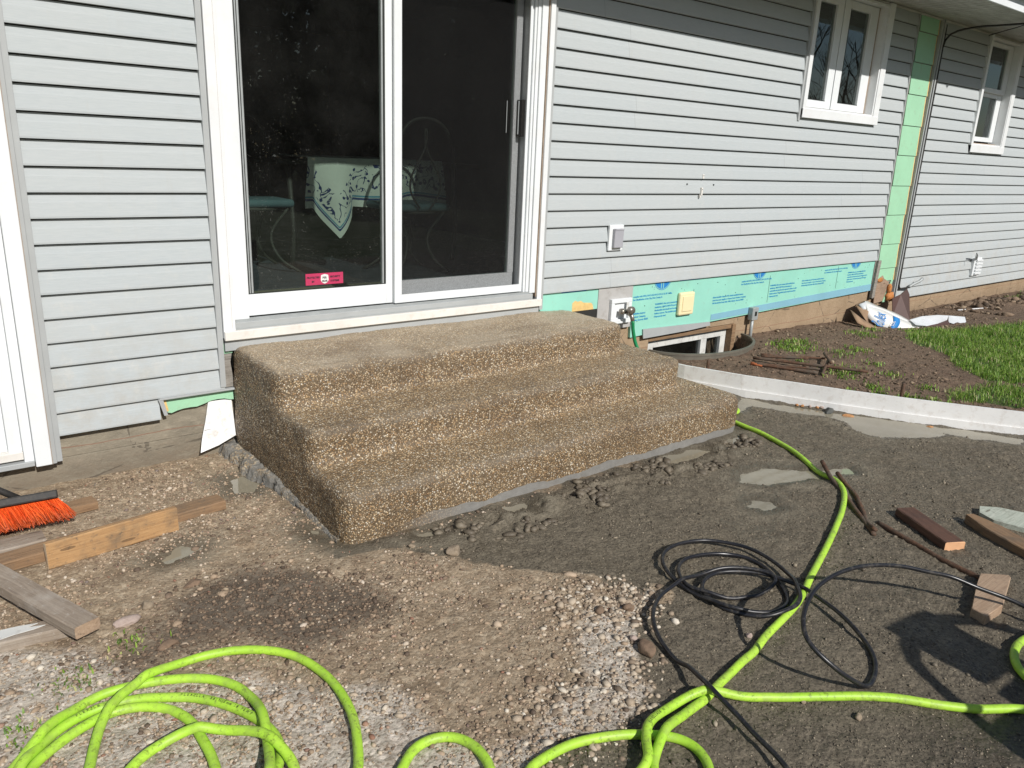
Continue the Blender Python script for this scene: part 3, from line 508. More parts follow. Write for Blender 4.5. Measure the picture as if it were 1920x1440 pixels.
def d_gravel(x,y):
    g=sst(-.06,.06,pdist(x,y,D['gray'])); dm=sst(-.12,.12,pdist(x,y,D['damp'])+.2*(fbm(x,y,4.5,4,71)-.5)); b=.25+.75*sst(.35,.65,fbm(x,y,4,3,90))
    return np.where(onsteps(x,y)|(x>edge_x(y)-.02)|(y>.0),0,(1-g)*(1-.78*dm)*b*puds(x,y))
def stone_m(x,y): return sst(-.10,.06,pdist(x,y,D['stones']))
def pale_m(x,y):
    m=np.zeros_like(x)
    for p in D['pale']: m=np.maximum(m,sst(-.15,.1,pdist(x,y,p)))
    return m
xy=pick(60000,-.2,2.2,-3.1,.0,d_gravel); scatter('gravel',xy,rng.lognormal(math.log(.0062),.5,len(xy)).clip(.003,.028),M['pebbles'],'loose tan and brown gravel covering the ground left of the steps')
xy=pick(16000,.1,1.4,-1.9,-1.0,lambda x,y:sst(-.14,.10,pdist(x,y,D['damp'])+.2*(fbm(x,y,4.5,4,71)-.5))*.8); scatter('damp_gravel',xy,rng.lognormal(math.log(.0065),.5,len(xy)).clip(.003,.022),M['dirtclod'],'dark damp gravel in the patch between the steps corner and the hose coil',jag=.3)
xy=pick(34000,-.2,2.2,-3.1,-.9,lambda x,y:np.maximum(pale_m(x,y)*.55*sst(.35,.6,fbm(x,y,5,3,95)),stone_m(x,y)*.0)*(~onsteps(x,y))); scatter('pale_gravel',xy,rng.lognormal(math.log(.0085),.45,len(xy)).clip(.004,.026),M['palepeb'],'pale whitish pebbles around the lime hose in the foreground')
xy=pick(9000,.8,2.2,-2.8,-1.7,lambda x,y:stone_m(x,y)*(.12+.75*sst(.4,.6,fbm(x,y,4,3,96)))); scatter('coarse_stones',xy,rng.lognormal(math.log(.0145),.38,len(xy)).clip(.008,.034),M['palepeb'],'drift of coarse rounded beige stones beside the black hose',sink=.38)
def d_clod(x,y):
    g=sst(-.06,.06,pdist(x,y,D['gray'])); b=sst(.42,.66,fbm(x,y,3.5,4,101))*.8+.08
    fr=np.exp(-((y+1.34)/.10)**2)*sst(1.4,1.8,x)*(1-sst(3.5,3.7,x))
    return np.where(onsteps(x,y)|(x>edge_x(y)-.03),0,np.clip(g*b*.30+fr*.8*sst(.4,.6,fbm(x,y,6,3,102)),0,1)*puds(x,y))
xy=pick(70000,1.1,4.6,-3.3,-.5,lambda x,y:np.where(onsteps(x,y)|(x>edge_x(y)-.03),0,sst(-.06,.06,pdist(x,y,D['gray']))*(.3+.7*sst(.4,.6,fbm(x,y,4,4,150)))*.62*puds(x,y))); scatter('grit',xy,rng.uniform(.0028,.006,len(xy)),M['clods'],'fine dark grit all over the damp grey pad',flat=.8,sink=.3,jag=.3)
xy=pick(42000,1.1,5.4,-3.3,-.4,d_clod); scatter('mud_crumbs',xy,rng.lognormal(math.log(.0060),.5,len(xy)).clip(.003,.022),M['clods'],'dark damp mud crumbs and grit strewn over the grey pad',flat=.7,jag=.35)
fx=pick(900,1.5,3.6,-1.5,-1.24,lambda x,y:sst(.45,.6,fbm(x,y,6,3,102))); scatter('mud_lumps',fx,rng.uniform(.012,.05,len(fx)),M['clods'],'ridge of wet mud lumps along the foot of the front riser',flat=.6,jag=.4,shade=rng.uniform(0,.7,len(fx)))
def d_dirt(x,y): return np.where((x>edge_x(y)+.04)&(welld(x,y)>1.08)&(y<.0),.35+.65*sst(.45,.65,fbm(x,y,3,3,110)),0)*(1-.9*sst(-.1,.1,pdist(x,y,D['lawn'])))
xy=pick(26000,4.0,8.6,-3.0,.0,d_dirt); scatter('dirt_crumbs',xy,rng.lognormal(math.log(.010),.5,len(xy)).clip(.004,.04),M['dirtclod'],'brown soil crumbs on the dirt bank behind the white edging',jag=.35)
xy=pick(5000,8.75,12,-.75,-.05,lambda x,y:sst(.45,.7,fbm(x,y,3,3,111))); scatter('dirt_clods',xy,rng.lognormal(math.log(.03),.5,len(xy)).clip(.01,.09),M['dirtclod'],'heap of coarse brown dirt clods by the far wall',jag=.35)
xy=pick(1400,-.1,2.0,-2.9,-.05,lambda x,y:np.where(onsteps(x,y)|(x>edge_x(y)),0,(1-sst(-.06,.06,pdist(x,y,D['gray'])))*(.15+.85*sst(.45,.65,fbm(x,y,3.3,3,130))))*.32); scatter('half_buried_stones',xy,rng.lognormal(math.log(.022),.35,len(xy)).clip(.012,.055),M['pebbles'],'larger brown stones half buried in the gravel left of the steps',sink=.62,shade=rng.uniform(.1,.86,len(xy)),jag=.28)
# ---- single rocks
def rock(x,y,sx,sy,sz,mat,label,seed,rot=0,sink=.3,group=None,cat='rock',name='rock'):
    bm=bmesh.new(); bmesh.ops.create_icosphere(bm,subdivisions=3,radius=1); r=np.random.default_rng(seed); pl=[Vector(r.normal(size=3)).normalized() for _ in range(11)]; dd=r.uniform(.6,.86,11)
    for v in bm.verts:
        for p,d in zip(pl,dd):
            q=v.co.dot(p)
            if q>d: v.co-=p*(q-d)
        k=1+.10*(float(vn(np.array(v.co.x*3+9),np.array(v.co.y*3+v.co.z*4+9),seed))-.5); v.co=Vector((v.co.x*sx/2*k,v.co.y*sy/2*k,v.co.z*sz/2*k))
    R=Matrix.Rotation(rot,4,'Z'); z=gz(x,y)
    for v in bm.verts: v.co=R@v.co+Vector((x,y,z+sz*(.5-sink)))
    return tag(link(name,from_bm(name,bm,True),mat),label,cat,group)
rock(1.506,-1.456,.085,.055,.045,M['rock_tan'],'angular tan rock lying on the gravel in front of the steps corner',3,.3)
rock(1.661,-2.301,.085,.055,.05,M['rock_brown'],'largest brown rock beside the black hose at the edge of the pebbles',4,1.0)
rock(1.668,-2.235,.03,.03,.028,M['rock_pink'],'small reddish pebble touching the largest brown rock',14,1.0)
rock(.40,-1.249,.10,.05,.03,M['rock_pink'],'flat pinkish rock beside the end of the diagonal lumber',5,.2)
rock(.48,-1.188,.042,.042,.03,M['rock_tan'],'round tan rock just behind the flat pinkish rock',6)
rock(.472,-1.439,.075,.045,.03,M['rock_brown'],'dark brown flat rock half sunk above the lime hose coil',7,.1,.45)
rock(.640,-1.135,.07,.04,.03,M['rock_brown'],'long brown rock in the gravel between lumber and steps',17,.2,.4)
rock(4.455,-1.285,.085,.055,.055,M['rock_dark'],'dark rounded stone against the white edging',8,.3)
rock(4.50,-1.385,.075,.035,.028,M['rock_orange'],'orange brick chip beside the dark stone at the white edging',9,-.9,cat='brick chip',name='brick_chip')
rock(4.755,-1.770,.05,.03,.02,M['rock_orange'],'small orange chip alone in the puddle by the white edging',10,-.9,cat='brick chip',name='brick_chip')
rock(1.395,-1.335,.035,.028,.02,M['rock_tan'],'small tan stone below the bottom corner of the steps',11)
rock(1.79,-2.10,.05,.04,.035,M['rock_brown'],'brown rock at the top of the coarse stone drift',12)
rock(1.70,-2.055,.05,.035,.03,M['rock_brown'],'flat brown rock left of the top of the coarse stone drift',13,.5)
rock(1.995,-2.44,.028,.022,.02,M['rock_pink'],'pinkish stone on the mud inside the bend of the black hose',15)
rock(1.86,-2.72,.022,.018,.02,M['rock_tan'],'small tan stone just below the crossing of the lime and black hoses',16)
rock(1.93,-2.85,.03,.022,.022,M['rock_tan'],'tan stone on bare mud below the lime hose line',18)
for k,(x,y) in enumerate([(4.40,-1.13),(4.43,-1.165),(4.455,-1.20),(4.47,-1.225),(4.385,-1.10)]):
    rock(x,y,.03,.024,.02,M['rock_pink'] if k%2 else M['rock_orange'],'small reddish pebble in the row against the white edging',20+k,k,group='pebbles washed against the edging',cat='pebble',name='pebble')
# ================================================================ steps
def round_slab(x0,x1,y0,y1,z1,r=.07,n=8):
    pts=[(x1,y1),(x0,y1)]
    for k in range(n+1): t=math.pi+k/n*math.pi/2; pts.append((x0+r+r*math.cos(t),y0+r+r*math.sin(t)))
    for k in range(n+1): t=1.5*math.pi+k/n*math.pi/2; pts.append((x1-r+r*math.cos(t),y0+r+r*math.sin(t)))
    return pts,z1
bm=bmesh.new()
for (pts,z1) in (round_slab(1.200,3.335,-.555,.012,.535,.075),round_slab(1.196,3.50,-.875,.012,.372,.075),round_slab(1.192,3.655,-1.195,.012,.215,.075)):
    a=[bm.verts.new((x,y,-.05)) for x,y in pts]; b=[bm.verts.new((x,y,z1)) for x,y in pts]
    bm.faces.new(a[::-1]); bm.faces.new(b)
    for i in range(len(pts)): j=(i+1)%len(pts); bm.faces.new((a[i],a[j],b[j],b[i]))
tmp=bpy.data.objects.new('tmp',from_bm('tmp',bm)); COL.objects.link(tmp)
md=tmp.modifiers.new('r','REMESH'); md.mode='VOXEL'; md.voxel_size=.009; md.adaptivity=0
sm=tmp.modifiers.new('s','SMOOTH'); sm.iterations=70; sm.factor=.6
me=bpy.data.meshes.new_from_object(tmp.evaluated_get(bpy.context.evaluated_depsgraph_get())); bpy.data.objects.remove(tmp); me.name='steps_body'
nvv=len(me.vertices); v=np.empty(nvv*3); me.vertices.foreach_get('co',v); v=v.reshape(-1,3); nn=np.empty(nvv*3); me.vertices.foreach_get('normal',nn); nn=nn.reshape(-1,3)
k=(fbm(v[:,0]+v[:,2]*.7,v[:,1]-v[:,2]*.9,3.0,3,7)-.5)*.022+(fbm(v[:,0]*1.1+v[:,2]*1.3,v[:,1]+v[:,2],55,3,8)-.5)*.0055
nose=np.zeros(nvv)
for yf,zt in ((-.555,.535),(-.875,.372),(-1.195,.215)):
    lat=np.minimum(np.abs(v[:,1]-yf-.02),np.where(v[:,1]>yf-.02,np.abs(v[:,0]-1.215)+.02,9)); nose=np.maximum(nose,(1-sst(.018,.055,lat))*(1-sst(.012,.040,np.abs(v[:,2]-zt+.012))))
nose*=.25+.9*sst(.3,.6,fbm(v[:,0],v[:,1],6,4,211))
v+=nn*k[:,None]; me.vertices.foreach_set('co',v.ravel()); me.polygons.foreach_set('use_smooth',np.ones(len(me.polygons),dtype=bool)); me.materials.clear()
ST=empty('concrete_steps',(2.4,-.6,0),'three pebble-textured concrete steps below the sliding glass door','steps')
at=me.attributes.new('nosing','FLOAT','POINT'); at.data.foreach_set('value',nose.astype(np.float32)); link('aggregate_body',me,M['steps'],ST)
# lumpy spilt footing along the left side
xs=np.linspace(0,1,26); yy=np.linspace(.03,-1.14,300)
U,T=np.meshgrid(xs,yy,indexing='ij')
wd=(.125-.085*sst(.0,-.9,T))*(.55+.9*fbm(T*0+2,T,9,5,200,.65)); FX=1.215-U*wd+.010*(fbm(U*8,T,30,3,207)-.5)*U
FZ=(.040*(1-sst(-.3,-1.1,T))+.014)*(1-sst(.70,.97,U+.25*(fbm(U*3,T,22,3,206)-.5)))*(.6+.8*fbm(FX,T,13,4,201))-.016*sst(.85,1,U)+.022*(fbm(FX,T,48,4,203,.6)-.5)*(1-sst(.9,1,U))
V=np.stack([FX,T,FZ],-1).reshape(-1,3); ny=len(yy); i=np.arange(25)[:,None]; j=np.arange(ny-1)[None]
F=np.stack([i*ny+j,i*ny+j+1,(i+1)*ny+j+1,(i+1)*ny+j],-1).reshape(-1,4)
def foot_mat():
    n=NB('rough_cement'); v=n.coord('World'); a=n.noise(v,9,6,.7); vo=n.vor(v,150); c=n.mix(n.noise(v,60,5,.7),(.13,.125,.115),(.27,.255,.225))
    p=n.ramp(n.sep(vo.outputs['Color'])[0],[(0,(.14,.10,.06)),(.5,(.36,.27,.17)),(1,(.55,.47,.34))]); c=n.mix(n.math('MULTIPLY',n.mr(a,.44,.56),n.mr(n.sep(vo.outputs['Color'])[1],.25,.4)),c,p)
    return n.fin(c,.85,n.bump(n.noise(v,70,6,.75),.9,.01))
M['footing']=foot_mat()
link('footing',mesh('footing',V,F,True),M['footing'],ST)
# ================================================================ house
HL=(5.5,0,0)
H=empty('house',HL,'grey vinyl-sided house wall with white sliding door and two windows','house')
PX=.1016; Z0=.64
def siding(name,regs,label=None):
    prof=[(0,-.0210),(.07,-.0215),(.60,-.0120),(.66,-.0100),(.945,-.0035)]
    V=[];F=[]
    def yt(t): 
        for (a,ya),(b,yb) in zip(prof,prof[1:]):
            if a<=t<=b: return ya+(yb-ya)*(t-a)/(b-a)
    for xa,xb,za,zb in regs:
        k0=math.floor((za-Z0)/PX+1e-6); k1=math.ceil((zb-Z0)/PX-1e-6)
        for k in range(k0,k1):
            z=Z0+k*PX; ta=max(0,(za-z)/PX); tb=min(.945,(zb-z)/PX)
            if tb-ta<.02: continue
            ts=[ta]+[t for t,_ in prof if ta<t<tb]+[tb]; nseg=max(1,int((xb-xa)/.35)); X_=np.linspace(xa,xb,nseg+1)
            wob=[.0006*math.sin(x*3.1+k*1.7) for x in X_]
            row=[]
            if ta==0: row.append((-.0012,0.0)); 
            row+= [(yt(t),t) for t in ts]
            base=len(V)
            for x,wb in zip(X_,wob):
                for y_,t in row: V.append((x,y_+(wb if t<.7 and y_!=-.0012 else 0),z+t*PX+(0.0 if y_!=-.0012 else .0)))
            m=len(row)
            for s in range(nseg):
                for q in range(m-1): F.append((base+s*m+q,base+(s+1)*m+q,base+(s+1)*m+q+1,base+s*m+q+1))
    bm=bmesh.new(); me=mesh(name,V,F); bm.from_mesh(me); bmesh.ops.solidify(bm,geom=bm.faces[:],thickness=-.0012) if False else None
    bm.to_mesh(me); bm.free()
    o=link(name,me,M['siding'],H)
    if label: o['label']=label
    return o
siding('siding',[(.436,1.150,.3352,2.77),(.436,.852,.2336,.3352)],'grey siding left of the sliding door')
siding('siding',[(3.122,5.652,.64,2.77),(6.806,7.275,.64,2.77),(5.652,6.806,.64,1.826)],'grey siding between the sliding door and the green foam strip')
siding('siding',[(7.742,8.745,.2336,2.77),(9.575,13.2,.2336,2.77),(8.745,9.575,.2336,1.668)],'grey siding right of the green foam strip')
# receiving channels
g=[]
g+=[(.418,.440,-.027,-.001,.122,2.77),(1.1285,1.1545,-.027,-.001,.345,2.77),(3.100,3.126,-.027,-.001,.545,2.77),(.852,1.200,-.028,-.002,.3255,.3345),(5.628,5.652,-.025,-.001,1.80,2.77)]
each('siding_channel',g,M['greytrim'],H)
slab('siding_channel',[(.846,-.026,.332),(.866,-.026,.332),(.882,-.026,.252),(.866,-.026,.250)],(0,.006,0),M['greytrim'],H)
boxes('siding_channel',[(7.262,7.2735,-.024,-.0025,.64,2.77)],M['greytrim'],H)
# solid wall core round the openings
core=[(-1.2,-.66,.001,.15,.36,2.9),(-.66,.318,.001,.15,2.63,2.9),(.318,1.16,.001,.15,.36,2.9),(1.16,3.095,.001,.15,2.74,2.9),(3.095,5.70,.001,.15,.36,2.9),(5.70,6.722,.001,.15,.36,1.83),(5.70,6.722,.001,.15,2.762,2.9),(6.722,8.79,.001,.15,.36,2.9),(8.79,9.492,.001,.15,.36,1.70),(8.79,9.492,.001,.15,2.762,2.9),(9.492,13.5,.001,.15,.36,2.9),(1.16,3.095,.012,.15,.36,.555)]
boxes('wall',core,M['dark'],H,0)
# foundation, broken open for the basement window
fd=[(-1.2,4.20,.022,.22,-.4,.335),(5.20,13.5,.022,.22,-.4,.359),(4.20,5.20,.022,.22,.235,.359),(4.20,5.20,.022,.22,-.4,-.22)]
boxes('foundation',[(-1.2,4.20,.020,.22,-.4,.118),(-1.2,4.20,.022,.22,.118,.359)]+fd[1:],M['found'],H,.003)
# soffit with ribs, fascia, gutter, roof
sf=[(-1.2,13.5,-.69,.0,2.785,2.80)]; x=-1.2
while x<13.5: sf.append((x,x+.006,-.67,-.002,2.779,2.7845)); sf.append((x+.05,x+.053,-.67,-.002,2.781,2.7845)); x+=.102
boxes('soffit',sf,M['soffit'],H,0)
boxes('soffit_trim',[(-1.2,13.5,-.022,-.003,2.765,2.778)],M['soffit'],H,0)
boxes('fascia',[(-1.2,13.5,-.705,-.691,2.752,2.93)],M['white'],H,0)
bm=bmesh.new(); pr=[(-.707,2.93),(-.707,2.855),(-.78,2.850),(-.81,2.875),(-.835,2.945),(-.828,2.947),(-.803,2.88),(-.778,2.857),(-.713,2.861),(-.713,2.93)]
a=[bm.verts.new((-1.2,y,z)) for y,z in pr]; b=[bm.verts.new((13.5,y,z)) for y,z in pr]; bm.faces.new(a); bm.faces.new(b[::-1])
for i in range(len(pr)): j=(i+1)%len(pr); bm.faces.new((a[i],b[i],b[j],a[j]))
link('gutter',from_bm('gutter',bm),M['gutter'],H)
slab('roof',[(-1.4,-.80,2.955),(-1.4,-.72,2.935),(-1.4,5.5,4.9),(-1.4,5.5,5.0)],(15,0,0),M['shingle'],H)
# interior shell
boxes('interior_room',[(-1.2,13.5,.15,6.0,.56,.64),(-1.2,13.5,.15,6.0,2.76,2.775),(-1.2,13.5,6.0,6.1,.56,2.9),(-1.3,-1.2,.15,6,.56,2.9),(13.4,13.5,.15,6,.56,2.9),(4.6,4.7,.15,6,.6,2.8)],M['dark'],H,0)
boxes('interior_floor',[(-1.1,4.6,.152,5.9,.641,.648)],M['floor'],H,0)
# ---- sliding door
def PY(X,Y): return X*(1+Y/3.6357)
dr=boxes('sliding_door',[(1.156,1.197,-.040,.012,.584,2.76),(1.1985,1.214,-.034,.02,.60,2.761),(3.066,3.099,-.040,.012,.577,2.76),(1.156,3.099,-.040,.022,2.755,2.80)],M['whitecap'],H); dr['label']='white sliding patio door above the steps'
each('caulk_line',[(1.1972,1.1984,-.037,.0,.62,2.8),(3.0615,3.0655,-.030,.0,.63,2.8)],M['caulk'],dr)
boxes('door_frame',[(1.215,1.290,-.012,.10,.655,2.76),(1.215,3.06,-.012,.1,2.70,2.76),(3.018,3.060,-.022,.10,.655,2.76),(2.995,3.0165,-.012,.10,.655,2.70),(2.978,2.9935,-.006,.10,.655,2.70),(2.960,2.9765,.006,.10,.655,2.70)],M['white'],dr)
boxes('door_sill',[(1.216,3.04,-.03,.10,.598,.652)],M['greytrim'],dr,.002)
each('track_rail',[(1.22,3.03,-.018,-.014,.652,.664),(1.22,3.03,.006,.010,.652,.664),(1.22,3.03,-.0315,-.0302,.622,.628)],M['galv'],dr,.0)
boxes('sill_nose',[(1.157,3.098,-.052,-.031,.574,.618)],M['cream'],dr,.003)
boxes('apron_strip',[(1.160,3.092,-.030,-.004,.520,.5725)],M['greytrim'],dr,.001)
zt=2.69
boxes('fixed_sash',[(1.291,2.075,.020,.052,.668,.772),(1.291,1.305,.022,.050,.772,zt),(2.048,2.092,.018,.052,.668,zt)],M['white'],dr)
boxes('gasket',[(1.3055,1.310,.024,.048,.7725,zt),(1.3175,1.3215,.026,.048,.7725,zt),(1.331,1.334,.028,.048,.7725,zt),(1.306,2.047,.024,.030,.7725,.776),(2.040,2.0475,.022,.048,.7725,zt),(2.094,2.098,.012,.05,.67,zt)],M['gasket'],dr,0)
each('aluminium_strip',[(1.311,1.3165,.023,.048,.7765,zt),(1.322,1.3305,.026,.048,.7765,zt),(2.030,2.0385,.024,.048,.7765,zt)],M['galv'],dr,0)
def pane(name,b,mat,parent,inn=False):
    x0,x1,y,z0,z1=b; me=mesh(name,[(x0,y,z0),(x1,y,z0),(x1,y,z1),(x0,y,z1)],[(0,1,2,3)]); return link(name,me,mat,parent)
pane('fixed_pane',(1.332,2.042,.037,.774,zt),M['glass'],dr)
# sliding glass panel behind the screen
boxes('sliding_sash',[(2.06,2.945,.062,.090,.668,.775),(2.905,2.948,.062,.090,.775,zt),(2.06,2.105,.062,.090,.775,zt)],M['white'],dr)
pane('sliding_pane',(2.105,2.905,.076,.775,zt),M['glass'],dr)
boxes('door_handle',[(2.925,2.953,.012,.060,1.565,1.765)],M['blackplastic'],dr,.003)
# outside insect screen
scn=boxes('screen_frame',[(2.086,2.130,-.008,.010,.712,zt),(2.086,2.958,-.008,.010,.668,.712),(2.945,2.9575,-.008,.010,.712,zt)],M['white'],dr)
boxes('screen_latch',[(2.8815,2.886,-.012,-.004,1.575,1.755),(2.800,2.803,-.010,-.006,1.58,1.75)],M['galv'],dr,.0005)
pane('insect_screen',(2.130,2.945,.001,.712,zt),M['screen'],dr)
# small red security sticker
def text_mesh(s,size,bold=0,align='LEFT'):
    cu=bpy.data.curves.new('t','FONT'); cu.body=s; cu.size=size; cu.align_x=align; cu.resolution_u=2; cu.offset=bold
    o=bpy.data.objects.new('t',cu); COL.objects.link(o); me=bpy.data.meshes.new_from_object(o.evaluated_get(bpy.context.evaluated_depsgraph_get()))
    bpy.data.objects.remove(o); V=np.array([v.co[:] for v in me.vertices]) if len(me.vertices) else np.zeros((0,3)); F=[tuple(p.vertices) for p in me.polygons]; bpy.data.meshes.remove(me); return V,F
def wall_text(items,y,name,mat,parent,slope=0):
    """items: (text,x,z,size,bold); letters stand on the wall plane facing -y"""
    ps=[]
    for s,x,z,size,b in items:
        V,F=text_mesh(s,size,b)
        if len(V): ps.append((np.stack([x+V[:,0],np.full(len(V),y),z+V[:,1]],-1),F))
    V,F=multi(ps); return link(name,mesh(name,V,F),mat,parent)
M['stickred']=simple('red_sticker',(.48,.04,.11),.4,.05,10); M['ink']=simple('dark_ink',(.03,.02,.03),.6,.1); M['stickwhite']=simple('white_sticker',(.75,.75,.72),.4,.03)
sx,sz=1.600,.792
st=boxes('sticker',[(sx,sx+.205,.0335,.0355,sz,sz+.058)],M['stickred'],dr,0)
sh=[(sx+.083,.0325,sz+.048),(sx+.1025,.0325,sz+.053),(sx+.122,.0325,sz+.048),(sx+.124,.0325,sz+.022),(sx+.116,.0325,sz+.010),(sx+.1025,.0325,sz+.004),(sx+.089,.0325,sz+.010),(sx+.081,.0325,sz+.022)]
slab('sticker_badge',sh,(0,.0008,0),M['stickwhite'],dr)
wall_text([('PROTECTED',sx+.006,sz+.034,.0125,.0004),('BY',sx+.032,sz+.013,.0125,.0004),('SECURITY',sx+.132,sz+.034,.0125,.0004),('SYSTEMS',sx+.134,sz+.013,.0125,.0004),('PER',sx+.090,sz+.030,.0145,.0005),('MAR',sx+.088,sz+.013,.0145,.0005)],.0318,'sticker_writing',M['ink'],dr)
# ---- entry door at the left edge
ed=boxes('entry_door',[(-.62,.222,.018,.055,.195,2.62)],M['white'],H); ed['label']='white entry door at the left edge of the wall'
boxes('door_casing',[(.338,.398,-.052,.0,.124,2.77)],M['white'],ed,.003); boxes('casing_edge',[(.3985,.4165,-.040,.0,.122,2.77)],M['greytrim'],ed,.001); boxes('casing_crack',[(.3981,.4000,-.0525,-.03,.124,2.77)],M['caulk'],ed,0)
each('door_stop',[(.2225,.250,.004,.06,.195,2.62),(.251,.300,-.016,.06,.165,2.62),(.301,.3365,-.034,.06,.14,2.62)],M['white'],ed,.002)
boxes('threshold',[(-.7,.300,-.030,.060,.160,.1945)],M['cream'],ed,.002); boxes('threshold_cap',[(-.7,.335,-.045,.0,.128,.150)],M['greytrim'],ed,.002)
# ---- casement window
cw=boxes('window',[(5.653,5.700,-.038,.002,1.826,2.776),(6.722,6.804,-.038,.002,1.826,2.776),(5.653,6.804,-.042,.002,1.8262,1.893)],M['whitecap'],H,.002); cw['label']='double casement window between the doorway and the green foam strip'
boxes('window_reveal',[(5.7005,5.712,-.03,.10,1.893,2.76),(6.706,6.7215,-.03,.10,1.893,2.76),(5.7125,6.7055,-.028,.10,1.8935,1.905),(5.7125,6.7055,-.028,.1,2.742,2.76)],M['whitecap'],cw,.001)
each('caulk_line',[(6.6945,6.7045,.041,.046,1.906,2.74),(5.715,6.70,.034,.041,1.9055,1.910)],M['caulk'],cw,.0)
for a,b,p0,p1 in ((5.716,6.160,5.792,6.070),(6.172,6.694,6.262,6.572)):
    s=boxes('sash',[(a,p0,.042,.085,1.915,2.738),(p1,b,.042,.085,1.915,2.738),(p0,p1,.042,.085,1.915,1.972),(p0,p1,.042,.085,2.680,2.738)],M['white'],cw,.003)
    boxes('gasket',[(p0,p0+.006,.040,.0419,1.972,2.68),(p0,p1,.040,.0419,1.972,1.977)],M['gasket'],cw,0)
    pane('pane',(p0,p1,.062,1.972,2.680),M['wglass'],cw)
# ---- single hung window
hw=boxes('window',[(8.746,8.790,-.036,.002,1.668,2.776),(9.492,9.574,-.036,.002,1.668,2.776),(8.746,9.574,-.040,.002,1.6682,1.740)],M['whitecap'],H,.002); hw['label']='narrow single hung window at the right end of the wall'
boxes('window_reveal',[(8.7905,8.80,-.03,.1,1.741,2.76),(9.478,9.4915,-.03,.1,1.741,2.76),(8.8005,9.4775,-.026,.1,1.741,1.755),(8.8005,9.4775,-.026,.1,2.742,2.76)],M['whitecap'],hw,.001)
boxes('caulk_line',[(8.805,9.47,.02,.03,1.7555,1.765)],M['caulk'],hw,0)
for z0,z1,yy_ in ((1.785,2.262,.055),(2.262,2.735,.030)):
    s=boxes('sash',[(8.805,8.880,yy_,yy_+.03,z0,z1),(9.365,9.472,yy_,yy_+.03,z0,z1),(8.880,9.365,yy_,yy_+.03,z0,z0+.045),(8.880,9.365,yy_,yy_+.03,z1-.04,z1)],M['white'],hw,.003)
    pane('pane',(8.880,9.365,yy_+.015,z0+.045,z1-.04),M['wglass'],hw)
boxes('window_label',[(8.92,9.0,.066,.068,1.87,1.93)],M['curlgrey'],hw,0)
# ---- insulation boards under the middle siding
ib=slab('insulation_board',[(3.12,-.002,.50),(3.628,-.002,.50),(3.628,-.002,.66),(3.12,-.002,.66)],(0,.02,0),M['cyanfoam'],H)
nb=[(3.40,-.0025,.50),(3.40,-.0025,.556),(3.425,-.0025,.571),(3.45,-.0025,.562),(3.475,-.0025,.566),(3.50,-.0025,.552),(3.54,-.0025,.548),(3.57,-.0025,.545),(3.585,-.0025,.532),(3.595,-.0025,.50)]
slab('foam_core',nb,(0,.003,0),M['yellowfoam'],H)
ib=slab('insulation_board',[(3.957,-.002,.66),(3.975,-.002,.262),(4.10,-.002,.268),(7.262,-.002,.352),(7.262,-.002,.66)],(0,.02,0),M['cyanfoam'],H); ib['label']='aqua foam insulation board with blue printing under the siding'
slab('board_band',[(4.86,-.0045,.30),(7.262,-.0045,.352),(7.262,-.0045,.415),(6.7,-.0045,.402),(4.86,-.0045,.345)],(0,.0022,0),M['blueband'],ib)
# printed words
lines=[]
def block(x,z,ls,size=.0205,lh=.0215,b=.0007):
    for q,s in enumerate(ls): lines.append((s,x,z-q*lh,size,b))
A_=['Before installing Amocor\u00ae-PI, obtain installation instruc-','tions from your supplier or Amoco Foam Products Company,','400 Northridge Road, Suite 1000, Atlanta, Georgia 30350']
W_=['WARNING: Like most commercially available foam','insulations, AMOCOR\u00ae-PI board insulation is','combustible and should not be exposed to flame or other','ignition sources. The installed system may be hazardous','if improperly used.']
C_=['complies with ICBO, BOCA ES, BOCA 29-13, UL BP 16 files','See Classification of the City, Data County, IL']
block(3.972,.545,C_,.019); block(3.975,.425,['installation instruc-','Products Company,','Atlanta, Georgia 30350'],.0205,.0235); block(4.205,.475,W_,.0195,.0225)
block(4.86,.470,A_,.0195,.0225); block(5.20,.570,C_,.019); block(5.60,.510,W_,.0195,.0225); block(6.06,.520,A_,.0175,.021); block(6.40,.590,C_,.018); block(6.80,.545,W_,.0175,.021)
wall_text([(s,x,z,sz_*.86,b) for s,x,z,sz_,b in lines],-.0032,'printing',M['inkblue2'],ib)
for cx in (4.265,5.43,6.92):
    pts=[(cx+.088*math.cos(t),-.0034,.676+.088*math.sin(t)) for t in np.linspace(math.pi,2*math.pi,22)]
    slab('round_emblem',pts,(0,.0008,0),M['inkblue'],ib)
    each('emblem_bars',[(cx-.016,cx-.009,-.0042,-.0036,.592,.66),(cx+.006,cx+.013,-.0042,-.0036,.592,.66)],M['cyanfoam'],ib,0)
    pts=[(cx+.097*math.cos(t),-.0032,.676+.097*math.sin(t)) for t in np.linspace(math.pi,2*math.pi,22)]+[(cx+.093*math.cos(t),-.0032,.676+.093*math.sin(t)) for t in np.linspace(2*math.pi,math.pi,22)]
    bm=bmesh.new(); vs=[bm.verts.new(p) for p in pts]
    for q in range(21): bm.faces.new((vs[q],vs[q+1],vs[43-q-1],vs[43-q]))
    link('emblem_ring',from_bm('ring',bm),M['inkblue'],ib)
each('ink_band',[(3.30,3.52,-.0032,-.0026,.628,.645),(4.45,4.68,-.0032,-.0026,.630,.645),(4.82,5.25,-.0032,-.0026,.634,.645),(5.9,6.45,-.0032,-.0026,.632,.645)],M['inkblue'],ib,0)
r_=random.Random(5); bl=[]
for q in range(46): 
    x=r_.uniform(4.0,7.2); z=r_.uniform(.36,.61); s=r_.uniform(.003,.006); bl.append((x,x+s,-.0044,-.0022,z,z+s))
